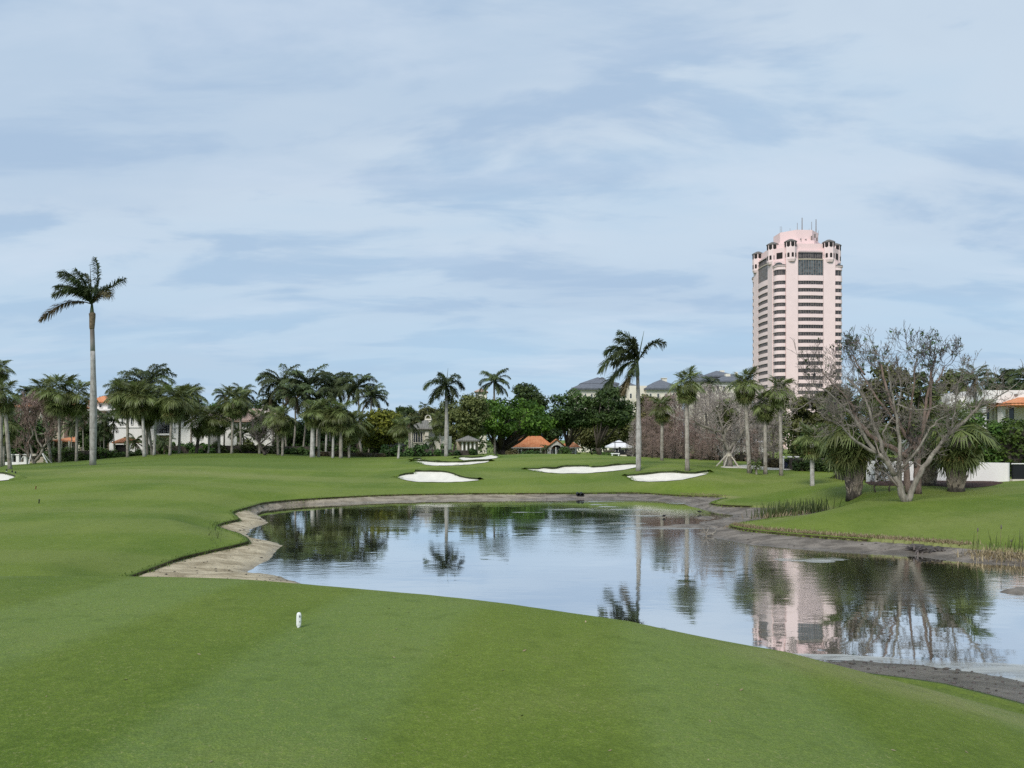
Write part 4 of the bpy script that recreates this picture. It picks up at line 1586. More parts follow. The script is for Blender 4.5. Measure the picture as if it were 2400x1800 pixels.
# white house with faded pink roof and lantern chimney
h = House('white_house', 'white house with faded pink tiled roof and white lantern chimney', 580, 108)
h.wall(517, 640, 985, None, 9, 'white')
h.roof(509, 636, 986, 958, 11, 'roof_pink', -.8)
h.roof(596, 650, 980, 964, 7, 'roof_pink', -1.4)
h.wall(602, 643, 981, None, 2, 'white', -1.1)
h.box('chimney', 614, 631, 961, 976, 1.6, 1.0, 'white')
h.box('chimney_cap', 612.4, 632.6, 957.5, 960.6, 1.5, 1.2, 'white')
for a in (615, 622, 629):
    h.box('lantern_post', a, a + 1.6, 950, 957.2, 1.6, .15, 'white')
    h.box('lantern_post', a, a + 1.6, 950, 957.2, 2.4, .15, 'white')
h.box('lantern_core', 616.5, 629.3, 950.5, 957, 1.8, .5, 'dark')
h.roof(613.4, 632, 950, 946.5, 1.3, 'roof_white', 1.45, .05)
for k in range(22):
    h.box('eave_bracket', 518 + k * 5.2, 519.6 + k * 5.2, 987, 990, -.5, .45, 'dark')
for a, b, c, d in ((577, 584, 990, 1007), (540, 546, 992, 1008), (556, 562, 992, 1008), (524, 529, 992, 1008), (612, 620, 1000, 1020), (586, 593, 1036, 1056), (606, 616, 1040, 1060)):
    h.window(a, b, c, d, -.05 if a < 600 else -1.15, 'frame', 0)

# cream house with arched chimney
h = House('cream_house', 'cream house with tall window bay, grey roof and arched chimney left of a royal palm', 985, 98)
h.wall(957, 1006, 1006, None, 7, 'cream')
h.roof(950, 1034, 1004, 985, 9, 'roof_grey', -.7)
h.box('cornice', 956, 1007, 1005, 1009, -.25, .24, 'cream')
for a in (957, 996):
    h.box('pilaster', a, a + 8.5, 1010, 1075, -.35, .34, 'cream')
h.window(968, 991, 1012, 1038, -.06, 'cream', 3)
h.window(970, 979, 1046, 1060, -.06, 'frame', 0)
h.window(980, 990, 1046, 1060, -.06, 'frame', 0)
h.wall(1006.3, 1050, 1022, None, 6, 'cream', 1.0)
h.window(1030, 1036, 1030, 1042, .95, 'frame', 0)
h.box('chimney', 997, 1009, 985, 996, 2.2, 1.0, 'cream')
h.box('chimney_cap', 995.4, 1010.6, 981, 984.8, 2.1, 1.2, 'cream')
a, b = h.loc(996, 981, 2.2), h.loc(1010, 981, 2.2)
mb = MB()
cx_, rad = (a.x + b.x) / 2, (b.x - a.x) / 2
pts = [(cx_ - rad * math.cos(math.pi * k / 12), a.z + rad * 1.25 * math.sin(math.pi * k / 12)) for k in range(13)]
pin = [(cx_ - rad * .7 * math.cos(math.pi * k / 12), a.z + .1 + rad * .85 * math.sin(math.pi * k / 12)) for k in range(13)]
for y0, y1 in ((2.15, 2.45), (2.85, 3.15)):
    for k in range(12):
        q = [pts[k], pts[k + 1], pin[k + 1], pin[k]]
        mb.add([(x, y0, z) for x, z in q] + [(x, y1, z) for x, z in q], [(0, 1, 2, 3), (4, 7, 6, 5), (0, 4, 5, 1), (3, 2, 6, 7)])
for k in range(12):
    mb.add([(pts[k][0], 2.16, pts[k][1]), (pts[k + 1][0], 2.16, pts[k + 1][1]), (pts[k + 1][0], 3.14, pts[k + 1][1]), (pts[k][0], 3.14, pts[k][1])], [(0, 1, 2, 3)])
mb.build('chimney_arch', M['cream'], h.root)

# grey roofed garden shed left of it
h = House('garden_shed', 'low grey roofed garden building half hidden left of the cream house', 918, 96)
h.wall(896, 936, 1044, None, 4, 'beige')
h.roof(892, 941, 1044, 1034, 5, 'roof_grey', -.4)
h.window(902, 911, 1048, 1060, -.05, 'frame', 1)
h.window(918, 927, 1048, 1060, -.05, 'frame', 1)

# white colonnaded wing behind the ficus
h = House('colonnade', 'pale columned garden wing in the shade left of the broad ficus', 1095, 104)
h.roof(1068, 1122, 1032, 1021, 5, 'roof_grey', -.5)
for k in range(4):
    h.box('column', 1082 + k * 9.5, 1085.5 + k * 9.5, 1034, 1072, 0, .3, 'white')
h.wall(1070, 1120, 1033, None, .3, 'beige', 3.0)

# orange roofed bungalow
h = House('bungalow', 'low bungalow with wide orange tiled roof and arched white entrance behind the green', 1260, 142)
h.wall(1176, 1352, 1050, None, 7, 'beige', 1.4)
h.roof(1164, 1302, 1049, 1022, 5.2, 'roof_orange', -.4)
h.roof(1312, 1364, 1049, 1031, 4, 'roof_orange', -.2)
h.box('fascia', 1165, 1280, 1048.4, 1050.6, -.5, .2, 'white')
h.box('fascia', 1319, 1361, 1048.4, 1050.6, -.3, .2, 'white')
for a in (1203, 1213, 1221, 1266, 1348):
    h.box('column', a, a + 2.6, 1050.8, 1072, -.3, .22, 'white')
h.window(1336, 1352, 1051, 1062, 1.3, 'white', 2, 'frame')
for a in (1207, 1216, 1232, 1244):
    h.window(a, a + 7, 1051, 1064, 1.3, 'frame', 0)
a, b = h.loc(1283, 1050, -1.2), h.loc(1326, 1034, -1.2)
g0 = h.loc(1283, 1068, -1.2).z - .4
mb = MB()
c = (a.x + b.x) / 2
w2 = (b.x - a.x) / 2
ar = [(c - 1.0 + 0.0, g0)] + [(c - 1.0 * math.cos(math.pi * k / 10), a.z - .45 + 1.0 * math.sin(math.pi * k / 10)) for k in range(11)] + [(c + 1.0, g0)]
outl = [(a.x, g0), (a.x, a.z), (c, b.z + .25), (b.x, a.z), (b.x, g0)]
left = [outl[0], outl[1], outl[2]] + [(p[0], p[1]) for p in reversed(ar[:7])]
right = [outl[2], outl[3], outl[4]] + [(p[0], p[1]) for p in reversed(ar[6:])]
for poly in (left, right):
    n = len(poly)
    mb.add([(x, -1.2, z) for x, z in poly] + [(x, -.9, z) for x, z in poly], [tuple(range(n)), tuple(range(2 * n - 1, n - 1, -1))] + [(i, i + n, (i + 1) % n + n, (i + 1) % n) for i in range(n)])
mb.build('entrance_gable', M['white'], h.root)
mb = MB()
for s, q in ((-1, a.x - .5), (1, b.x + .5)):
    mb.add([(c, -1.5, b.z + .42), (c, 2.5, b.z + .42), (q, 2.5, a.z - .08), (q, -1.5, a.z - .08), (c, -1.5, b.z + .28), (c, 2.5, b.z + .28), (q, 2.5, a.z - .2), (q, -1.5, a.z - .2)],
           [(0, 1, 2, 3), (7, 6, 5, 4), (0, 3, 7, 4), (3, 2, 6, 7)])
mb.build('roof', M['roof_orange'], h.root)
h.box('recess', 1290, 1319, 1041, 1072, -.3, .3, 'dark')
h.window(1295, 1303, 1052, 1069, -.55, 'white', 0)
h.window(1305, 1313, 1052, 1069, -.55, 'white', 0)

# small white roofed pavilion
h = House('garden_pavilion', 'small square pavilion with white hipped roof behind the leaning palm', 1453, 96)
h.roof(1428, 1484, 1047, 1032, 4.5, 'roof_white', -.4)
h.wall(1436, 1482, 1048, None, 3.6, 'cream')
h.window(1442, 1450, 1050, 1062, -.05, 'frame', 0)
h.box('finial', 1451, 1454, 1028, 1033, 1.8, .2, 'dark')
t = thing('golf_cart', 'dark golf cart parked in front of the small white roofed pavilion', 'golf cart', (P(1461, 1066, 92).x, 92, gz(P(1461, 1066, 92).x, 92)))
mb = MB(); mb.box(-1.05, 1.0, -.55, .55, .28, .62); mb.box(.25, 1.02, -.55, .55, .625, .95); mb.box(-.5, .05, -.5, .5, .625, .85); mb.box(-.5, -.38, -.5, .5, .855, 1.2); mb.build('body', M['black'], t)
mb = MB(); mb.box(-1.2, .55, -.62, .62, 1.72, 1.8); mb.build('canopy', M['black'], t)
for sx in (-1.0, .42):
    for sy in (-.5, .5):
        mb = MB(); mb.tube([(sx, sy, .63), (sx, sy, 1.72)], .025, 5); mb.build('post', M['black'], t)
for sx in (-.7, .7):
    for sy in (-.55, .55):
        mb = MB(); mb.tube([(sx, sy - .09, .24), (sx, sy + .09, .24)], .24, 12); mb.build('wheel', M['black'], t)

q = P(1442, 1062, 84)
t = thing('bench', 'low white bench left of the dark golf cart', 'bench', (q.x, 84, gz(q.x, 84)))
zt = q.z - t.location.z
w = 10 / F * 84
mb = MB(); mb.box(-w, w, -.25, .25, zt - .1, zt); mb.build('seat', M['white_plastic'], t)
for sx in (-w + .06, w - .18):
    mb = MB(); mb.box(sx, sx + .12, -.2, .2, -.1, zt - .104); mb.build('leg', M['white_plastic'], t)

# cream condominium blocks
def condo(label, px, Y, blocks):
    h = House('condominium', label, px, Y, 'apartment building')
    for (x0, x1, eave, top, dep, dy) in blocks:
        h.wall(x0 + 2, x1 - 2, eave, None, dep - 2, 'cream', dy + 1)
        h.roof(x0, x1, eave, top, dep, 'roof_slate', dy, .5)
    return h


h = condo('cream condominium with slate hip roof and square cupola above the dark oaks', 1400, 220, [(1340, 1458, 909, 889, 22, 0), (1360, 1452, 898, 886, 18, 3)])
h.box('cupola', 1407, 1416, 886, 894, 7, 1.5, 'cream'); h.roof(1405.5, 1417.5, 886, 883.5, 2, 'roof_slate', 6.8, .1)
for a in (1428, 1434, 1440, 1448):
    h.box('column', a, a + 2.2, 912, 945, .6, .4, 'white')
for a in (1370, 1385, 1400, 1430.5, 1436.5, 1443):
    h.window(a, a + 4, 922, 936, .95, 'frame', 0)
h = condo('cream condominium wing with flat parapet and slate roof right of the leaning palm', 1560, 222, [(1513, 1600, 909, 893, 22, 0), (1455, 1492, 903, 897, 12, 4)])
h.wall(1456, 1516, 904, None, 10, 'cream', 3)
h.box('chimney', 1552, 1563, 887, 898, 6, 1.6, 'cream'); h.box('chimney_cap', 1550.6, 1564.4, 885.4, 886.9, 5.8, 2, 'cream')
for k in range(8):
    h.window(1545 + k * 5, 1547.6 + k * 5, 909.5, 911.5, .5, 'frame', 0)
for a in (1462, 1476, 1490, 1504, 1522, 1540, 1558, 1576):
    h.window(a, a + 5, 922, 934, .8, 'frame', 0)
h = condo('tallest cream condominium with stepped slate roofs left of the pink tower', 1690, 225, [(1650, 1730, 880, 872, 20, 6), (1632, 1664, 890, 879, 14, 4), (1672, 1765, 892, 880, 18, 0)])
h.box('cupola', 1688, 1698, 868, 875, 12, 1.6, 'cream'); h.box('chimney', 1701, 1712, 876, 885, 4, 1.6, 'cream'); h.box('chimney', 1724, 1729, 872, 880, 10, 1.2, 'cream')
for a in (1640, 1654, 1680, 1694, 1708, 1722, 1738, 1752):
    h.window(a, a + 5, 905, 916, .9 if a > 1668 else 4.9, 'frame', 0)
h.box('string_course', 1640, 1762, 903, 904.5, .8, .2, 'white')
h = House('condominium', 'cream turret top with pale tiled cap above the ficus crown', 1123, 200, 'apartment building')
h.wall(1114, 1140, 917, None, 5, 'cream')
h.roof(1111, 1143, 917, 911, 6.5, 'roof_pink', -.7)
h.window(1115, 1120, 922, 931, -.05, 'frame', 0)

# modern white house on the right
h = House('modern_house', 'flat roofed white modern house with dark tall windows behind the right hedge', 2330, 60)
h.wall(2226, 2312, 927, None, 8, 'white', 1.5)
h.wall(2290, 2420, 914.5, 944, 9, 'white', 0, 'parapet_wall')
h.wall(2318, 2420, 944.3, None, 5, 'white', 2.2, 'recessed_wall')
for a in (2303, 2347.5):
    h.box('column', a, a + 9, 944.2, 1010, .05, .5, 'white')
for a, b in ((2308, 2320), (2329, 2334), (2337, 2347), (2362, 2378)):
    h.window(a, b, 950, 985, 2.1, 'frame', 0)
for a, b in ((2252, 2268), (2275, 2286), (2234, 2246)):
    h.window(a, b, 951, 968, 1.45, 'frame', 1)
h.roof(2371, 2620, 944, 926, 4.5, 'roof_orange', -1.6, .2)
h.box('wall_lamp', 2379, 2385, 923, 927, -.12, .11, 'mullion')
h.box('fascia', 2372, 2618, 945.2, 948.5, -1.4, .3, 'dark')

h = House('garden_wall', 'small bright white house wall showing through the bare thicket', 1765, 110, 'house')
h.wall(1742, 1792, 1036, 1060, 5, 'white')
h.roof(1738, 1796, 1036, 1026, 6, 'roof_white', -.4)
h.window(1751, 1757, 1040, 1052, -.05, 'frame', 0)
h.window(1766, 1772, 1040, 1052, -.05, 'frame', 0)

# ------------------------------------------------------------------ walls, fences, pillars, paths
def run_wall(name, label, cat, a, b, py_bot_pad, thick, mat):
    """free standing wall from photo point a to b (px, py_top, Y)"""
    A, B = P(*a), P(*b)
    root = thing(name, label, cat, (A.x, A.y, 0))
    d = (B - A); d.z = 0
    n = Vector((-d.y, d.x, 0)).normalized() * thick
    mb = MB(root.location)
    gA, gB = gz(A.x, A.y) - .3, gz(B.x, B.y) - .3
    vs = [(A.x, A.y, gA), (B.x, B.y, gB), (B.x + n.x, B.y + n.y, gB), (A.x + n.x, A.y + n.y, gA)]
    ve = [(v[0], v[1], (A.z if i in (0, 3) else B.z)) for i, v in enumerate(vs)]
    mb.add(vs + ve, [(0, 1, 5, 4), (1, 2, 6, 5), (2, 3, 7, 6), (3, 0, 4, 7), (4, 5, 6, 7)])
    mb.build('wall', M[mat], root)
    return root, A, B, n


root, A, B, n = run_wall('garden_wall', 'long smooth white garden wall behind the right palms', 'wall', (2030, 1080, 50), (2357, 1085, 45), 0, .25, 'white')
mb = MB(root.location)
mb.tube([B + n * .5 + Vector((.05, 0, .0)) - Vector((0, 0, 2)), B + n * .5 + Vector((.05, 0, .0))], .17, 4)
mb.build('end_post', M['white'], root)

t = thing('mesh_fence', 'black screened fence joining the white garden wall at right edge', 'fence', (P(2358, 1085, 45).x, 45, 0))
mb = MB()
w = P(2460, 1085, 45).x - P(2358, 1085, 45).x
zt, zb = P(2358, 1087, 45).z, P(2358, 1123, 45).z
mb.box(.35, w, 0, .05, zb, zt - .04)
mb.build('screen', M['black'], t)
for k in range(4):
    mb = MB(); mb.tube([(.4 + k * .8, -.03, zb - .5), (.4 + k * .8, -.03, zt)], .03, 6); mb.build('post', M['black'], t)
mb = MB(); mb.tube([(.3, -.03, zt), (w, -.03, zt)], .035, 6); mb.build('rail', M['white'], t)
mb = MB(); mb.box(.3, w, -.12, .3, zb - .6, zb - .004); mb.build('kerb', M['path'], t)

# balustrade on the far left
t = thing('balustrade', 'low white wall with square pillars and black railings at far left', 'fence', (P(-40, 1092, 86).x, 86, 0))
ox = t.location.x
zg = P(0, 1092, 86).z
mb = MB(); mb.box(P(-60, 1092, 86).x - ox, P(62, 1092, 86).x - ox, 0, .3, zg - .5, P(0, 1083, 86).z); mb.build('base_wall', M['white'], t)
for px in (-18, 4, 24, 41, 59):
    x = P(px, 1092, 86).x - ox
    zt = P(0, 1067, 86).z
    mb = MB(); mb.box(x - .16, x + .16, -.02, .32, zg - .5, zt); mb.box(x - .24, x + .24, -.1, .4, zt + .003, zt + .12); mb.build('pillar', M['white'], t)
for k in range(42):
    x = P(-20, 0, 86).x - ox + k * .089
    mb = MB(); mb.tube([(x, .15, P(0, 1083, 86).z), (x, .15, P(0, 1070, 86).z)], .012, 4); mb.build('railing_bar', M['black'], t)
mb = MB(); mb.tube([(P(-20, 0, 86).x - ox, .15, P(0, 1070, 86).z), (P(59, 0, 86).x - ox, .15, P(0, 1070, 86).z)], .03, 5); mb.build('railing', M['black'], t)

# white gate pillars on the right
t = thing('gate', 'three white capped pillars with a dark blue gate between beside a hedge', 'gate', (P(1850, 1098, 66).x, 66, gz(P(1850, 1098, 66).x, 66)))
ox, oz = t.location.x, t.location.z
for px in (1834, 1850.5, 1867):
    x = P(px, 0, 66).x - ox
    zt = P(0, 1072, 66).z - oz
    mb = MB(); mb.box(x - .1, x + .1, -.1, .1, -.3, zt); mb.build('pillar', M['white'], t)
    mb = MB(); mb.box(x - .17, x + .17, -.17, .17, zt + .003, zt + .1); mb.build('pillar_cap', M['white'], t)
M['gate_blue'] = plain('dark blue panel', (0.020, 0.026, 0.05), 0.5, 0.1)
for a, b in ((1836, 1848), (1853, 1865)):
    mb = MB(); mb.box(P(a, 0, 66).x - ox, P(b, 0, 66).x - ox, -.03, .03, -.1, P(0, 1075, 66).z - oz); mb.build('gate_panel', M['gate_blue'], t)

# pale path behind the right palms and mulch bed by the wall
def ground_patch(name, pts, mat, label, z_up=.03, y0=30, y1=120):
    poly = smooth_poly(np.array([hit(a, b, y0, y1) for a, b in pts]), .4, .03, 4)
    lo, hi = poly.min(0), poly.max(0)
    xx, yy = np.meshgrid(np.arange(lo[0], hi[0], .5), np.arange(lo[1], hi[1], .5))
    c = np.stack([xx.ravel(), yy.ravel()], 1)
    c = c[poly_sd(poly, c) < -.1]
    v, f = cdt_mesh([poly], c, lambda q: poly_sd(poly, q) < 0)
    d = np.clip(-poly_sd(poly, v) / .4, 0, 1)
    z = terrain(v[:, 0], v[:, 1]) + .01 + z_up * d
    o = link(name, mesh_np(name, np.c_[v, z], f), None, M[mat], True)
    return prop(o, kind='structure', label=label)


ground_patch('cart_path', [(1690, 1094), (1740, 1090), (1775, 1091), (1790, 1094), (1850, 1095), (1866, 1097), (1866, 1100.5), (1840, 1102), (1790, 1101), (1745, 1098), (1700, 1097)], 'path', 'pale sandy cart path behind the right palms')
ground_patch('mulch_bed', [(2030, 1128), (2100, 1122), (2180, 1114), (2250, 1118), (2300, 1124), (2352, 1131), (2330, 1138), (2290, 1143), (2240, 1144), (2180, 1139), (2100, 1139), (2040, 1137)], 'mulch', 'red brown mulch bed along the white garden wall', .06)

def film_material():
    m, t, b = newmat('milky film')
    n = noisen(t, mapn(t, geo_pos(t), (.5, 1.6, 1)), 1.1, 6, .65, .4)
    b.inputs['Base Color'].default_value = (.40, .41, .385, 1)
    b.inputs['Roughness'].default_value = .35
    t.links.new(rampn(t, n, .40, .62, .15, .85), b.inputs['Alpha'])
    return m


M['scum_film'] = film_material()
M['scum'] = film_material()

# ------------------------------------------------------------------ royal palms, frond by frond
def royal(label, bx, by, Y, cx, cy, fronds, spear, seed, r0, shaft_px, group='royal palms standing on the turf', ll=.85, name='royal_palm', brown=(), swell=.25, n=92, bulge=0.0):
    x = (bx - 1200) / F * Y
    z = gz(x, Y)
    root = thing(name, label, 'palm tree', (x, Y, z), group)
    k = Y / F
    top = P(cx, cy, Y) - Vector((x, Y, z))
    sh = shaft_px * k                                    # length of the crownshaft
    b = top - Vector((0, 0, sh))
    mb = MB()
    line = bend((0, 0, -.15), b, (.06, .05), 14)
    rad = [r0 * 1.28 if i == 0 else r0 * (1.05 + swell * math.sin(min(1, i / 9) * math.pi) - .28 * max(0, (i - 6) / 8)) for i in range(15)]
    cut = 11 if bulge else 13
    mb.tube(line[:cut + 1], rad[:cut + 1], 14)
    mb.build('trunk', M['royal_trunk'], root, True)
    mb = MB()
    mb.tube(line[cut:], [r * .985 for r in rad[cut:]], 14)
    mb.build('upper_trunk', M['royal_upper'], root, True)
    rt = rad[-1]
    mb = MB()
    mb.tube([b, b.lerp(top, .18), b.lerp(top, .5), top], [rt * 1.06, rt * 1.16, rt * .95, rt * .5], 12)
    mb.build('crownshaft', M['crownshaft'], root, True)
    if bulge:
        mb = MB()
        p = b + Vector((0, 0, -.1))
        mb.tube([p + Vector((0, 0, -.75)), p + Vector((0, 0, -.6)), p + Vector((.04, 0, .35)), p + Vector((.02, 0, .62)), p + Vector((0, 0, .7))], [rt * 1.06, rt * 1.22, rt * 1.45, rt * 1.55, rt * 1.1], 10)
        mb.build('dry_sheath', M['sheath'], root, True)
    r = random.Random(seed)
    for i, (tx, ty, mx, my, d) in enumerate(fronds):
        tip = Vector(((tx - cx) * k, d, -(ty - cy) * k))
        ctl = Vector(((mx - cx) * k, d * .45, -(my - cy) * k))
        pts = []
        for j in range(11):
            t = j / 10
            pts.append(ctl * (2 * t * (1 - t)) + tip * (t * t))
        m = feather('frond', [tuple(p) for p in pts], n, ll * r.uniform(.9, 1.1), M['brown_frond' if i in brown else 'royal_frond'], seed * 50 + i, .55, .42, (-.22, 0, -.05), .05, None, .036)
        o = link('frond', m, root)
        o.location = top
        if i in brown:
            o['label'] = 'browning frond'
    mb = MB()
    s = Vector(((spear[0] - cx) * k, .1, -(spear[1] - cy) * k))
    mb.tube([top, top + s * .6, top + s], [.06, .035, .01], 6)
    mb.build('spear_leaf', M['royal_frond'], root, True)
    return root


royal('tallest royal palm at left with wind-blown fronds and long pale grey trunk', 217.5, 1091, 67, 215.5, 713,
      [(106, 751, 160, 690, -.6), (116, 668, 165, 655, .9), (143, 640, 178, 628, -.3), (147, 696, 178, 668, -1.2), (198, 641, 206, 655, -1.4), (176, 634, 196, 640, 1.4),
       (219, 602, 236, 660, .3), (288, 652, 255, 665, .4), (270, 697, 250, 676, -.7), (158, 672, 185, 660, 1.7), (235, 690, 238, 664, -1.5), (196, 664, 205, 668, -2.0), (170, 655, 190, 652, -1.8), (232, 668, 226, 665, 1.6), (182, 688, 196, 668, -1.9)],
      (209.5, 618), 3, .225, 36, brown=(0, 8), bulge=1)
royal('royal palm by the green with crown swept to the left over white bunkers', 1496, 1088, 60, 1494.5, 848,
      [(1405, 872, 1440, 806, -.7), (1423, 903, 1470, 836, .5), (1457, 922, 1486, 848, -.9), (1452, 776, 1484, 786, .3), (1422, 824, 1452, 790, 1.0), (1556, 806, 1526, 788, -.3),
       (1432, 838, 1462, 806, -1.3), (1440, 800, 1474, 795, -1.2), (1474, 800, 1486, 815, -1.6), (1478, 880, 1484, 840, -1.5), (1443, 850, 1468, 822, 1.5)],
      (1510, 775), 8, .17, 34, brown=(2,), n=88)
royal('straight royal palm with round crown beside the cream house', 1045.5, 1069, 88, 1045.5, 908,
      [(998, 909, 1018, 880, -.8), (1008, 941, 1024, 893, .5), (1026, 932, 1032, 900, -1.0), (1028, 873, 1044, 878, .5), (1078, 884, 1062, 868, -.4), (1087, 908, 1072, 880, .6),
       (1072, 928, 1062, 896, -1.0), (1053, 938, 1054, 905, 1.0), (1016, 890, 1032, 880, 1.5), (1064, 895, 1056, 882, -1.7), (1038, 882, 1042, 890, -1.5), (1036, 925, 1040, 898, -1.7)],
      (1050, 862), 12, .2, 20, ll=.85, n=72)

# ------------------------------------------------------------------ cabbage palms
sabal('cabbage palm leaning over the left edge beside the cut off bunker', 24, 62, 10, 932, 44, 101, top_r=.13)
sabal('tallest cabbage palm crown at the left edge of the view', 2, 75, 3, 868, 30, 102)
sabal('drooping grey palm behind the balustrade at far left', 7, 80, 12, 1000, 44, 103, 34, 8)
sabal('full crowned cabbage palm just left of the tallest royal palm, in front of the hedge', 140, 84, 138, 928, 52, 104, 44, 8)
sabal('cabbage palm right beside the tallest royal palm, slender grey trunk before the hedge', 179, 85, 181, 934, 46, 105)
sabal('short stemmed cabbage palm behind the bare tree with timber braces', 120, 89, 100, 924, 42, 106)
sabal('first cabbage palm right of the tallest royal palm, before the garden pavilion', 299, 86, 299, 937, 50, 107, 42, 7)
sabal('white stemmed cabbage palm of the leaning cluster before the mansion', 339, 85, 333, 938, 46, 108, mat='pale_trunk', r0=.19, top_r=.12)
sabal('grey cabbage palm close behind the white stemmed palm', 345, 90, 344, 958, 40, 109, 34)
sabal('dark stemmed palm leaning left behind the crossed pair', 357, 89, 345, 968, 40, 110, 34, 7)
sabal('cabbage palm leaning right out of the crossed pair before the balcony', 361, 87, 367, 943, 46, 111, mat='pale_trunk', r0=.15)
sabal('cabbage palm standing in front of the mansion balcony', 398, 85, 404, 946, 48, 112, 42, 7)
sabal('cabbage palm just right of the mansion balcony', 420, 91, 422, 946, 48, 113, 42, 7)
sabal('tall cabbage palm behind the right end of the mansion', 447, 100, 451, 938, 38, 114)
sabal('dark stemmed cabbage palm leaning right at the end of the mansion', 460, 90, 469, 992, 40, 115, mat='dark_trunk', r0=.2, top_r=.15)
sabal('thin short cabbage palm right of the dark leaning stem', 488, 89, 494, 986, 38, 116, 34, 4, .11)
sabal('short cabbage palm left of the tall one before the pink roofed house', 514, 90, 511, 990, 38, 117, 36)
sabal('tall cabbage palm in front of the pink roofed house', 543, 89, 547, 945, 42, 118, 42, 6)
sabal('cabbage palm behind the tall one on the pink roof', 565, 98, 563, 945, 36, 119, 34)
sabal('cabbage palm with spreading crown right of the pink roofed house wall', 608, 92, 608, 997, 38, 120, 36)
sabal('left stem of the cabbage palm pair right of the lantern chimney', 652, 88, 650, 982, 34, 121, 34)
sabal('right stem of the cabbage palm pair right of the lantern chimney', 662, 86, 664, 988, 38, 122, 38, 8)
sabal('thick white stemmed palm in the middle of the coconut grove', 732, 84, 734, 972, 36, 123, 36, 7, .27, 'pale_trunk', .20)
sabal('cabbage palm next to the thick white stem', 747, 85, 750, 965, 36, 124, 36)
sabal('yellowing cabbage palm with high pale trunk in the grove', 763, 92, 767, 985, 32, 125, 30, 9, .13, 'pale_trunk')
sabal('cabbage palm with short pale trunk standing before the brown hedge', 780, 84, 782, 985, 38, 126, 38, 6, .14, 'pale_trunk')
sabal('broad crowned cabbage palm in front of the brown hedge', 799, 84, 799, 975, 42, 127, 42, 7, .2)
sabal('low cabbage palm at the right end of the brown hedge', 818, 85, 818, 1004, 44, 128, 40, 8)
sabal('cabbage palm with leaning stem left of the yellow green tree', 849, 92, 836, 997, 36, 129, 34)
sabal('small cabbage palm before the grey roofed garden building', 933, 84, 939, 1008, 32, 130, 36, 5, .13, 'pale_trunk')
sabal('slim leaning palm between cream house and straight royal palm', 1038, 92, 1027, 992, 28, 131, 32, 5, .1)
sabal('cabbage palm with hanging brown skirt right of the swept royal palm', 1551, 72, 1552, 962, 34, 132, 38, 14, .15)
sabal('tall pale stemmed cabbage palm right of the green, crown above the condominiums', 1611, 58, 1609, 908, 44, 133, 46, 6, .17)
sabal('round headed cabbage palm behind the braced bare tree', 1699, 67, 1700, 966, 34, 134, 42, 5, .15)
sabal('tallest of the cabbage palms left of the pink tower', 1757, 60, 1746, 908, 44, 135, 46, 7, .17, top_r=.13)
sabal('cabbage palm below the left corner of the pink tower', 1794, 60, 1793, 956, 38, 136, 40, 6, .15)
sabal('cabbage palm in front of the pink tower base', 1831, 59, 1828, 923, 42, 137, 44, 6, .14)
sabal('low cabbage palm beside the white gate pillars', 1904, 50, 1903, 1036, 46, 138, 38, 5, .14, 'pale_trunk')
sabal('slim pale stem behind the grey bare tree', 2055, 47, 2057, 1030, 40, 139, 32, 5, .14, 'pale_trunk')


def boots(root, h, r, seed, n=84):
    """criss-crossed old leaf bases clasping the trunk"""
    mb = MB()
    mb.add([(-.10, 0, 0), (.10, 0, 0), (.07, .10, .28), (-.07, .10, .28), (.0, .16, .44), (-.06, .03, .30), (.06, .03, .30)],
           [(0, 1, 2, 3), (3, 2, 4), (0, 5, 6, 1), (5, 4, 6), (0, 3, 4, 5), (1, 6, 4, 2)])
    me = to_mesh(mb, 'leaf_boot', ['boot'])
    rr = random.Random(seed)
    for k in range(n):
        a = k * 2.39996
        z = .05 + (h - .3) * k / n
        o = inst('leaf_boot', me, root, (r * .88 * math.sin(a), -r * .88 * math.cos(a) * 1, z), a)
        o.rotation_euler = (rr.uniform(-.05, .25), rr.uniform(-.35, .35), a + math.pi)
        s = rr.uniform(1.0, 1.5)
        o.scale = (s, s, s)


for lab, bx, Y, tx, ty, R, sd, r0, h, n, dr in (
        ('stout dark cabbage palm with shaggy trunk left of the grey bare tree', 2002, 41, 1990, 1022, 94, 140, .36, 1.9, 40, 6),
        ('stout cabbage palm with criss-cross trunk in front of the white wall', 2241, 39.5, 2246, 1024, 92, 141, .38, 1.9, 38, 6),
        ('stumpy cabbage palm half hidden behind the two bare trees', 2177, 43, 2188, 1030, 76, 142, .36, 1.7, 32, 6)):
    t = sabal(lab, bx, Y, tx, ty, R, sd, n, dr, r0, 'dark_trunk', r0 * .8)
    boots(t, h, r0, sd)

# ------------------------------------------------------------------ coconut and other feather palms
coconut('coconut palm at the left end of the grove, fronds blown left', 672, 103, 661, 902, 58, 201, 25, wind=.75)
coconut('coconut palm with high curved trunk in the left of the grove', 685, 97, 690, 930, 46, 202, 25, sag=(.25, 0))
coconut('large dense coconut palm in the centre left of the grove', 709, 101, 725, 906, 60, 203, 24, wind=.55)
coconut('coconut palm with bushy upright head in the middle of the grove', 771, 104, 779, 902, 48, 204, 27, wind=.35)
coconut('slightly browner coconut palm close right of the bushy one', 800, 106, 797, 906, 44, 205, 25, wind=.35, dry=4)
coconut('coconut palm with arching fronds above the yellow green tree edge', 849, 100, 838, 908, 48, 206, 25, wind=.2)
coconut('lowest coconut palm at the right end, over the yellow green tree', 864, 99, 871, 932, 42, 207, 25, wind=-.2)
coconut('coconut palm drooping behind the thick white stem', 742, 98, 745, 940, 50, 208, 25, wind=.2)
coconut('very large dark feather palm rising behind the mansion', 345, 106, 343, 905, 72, 209, 30, .22, wind=.1, name='feather_palm', group=None)
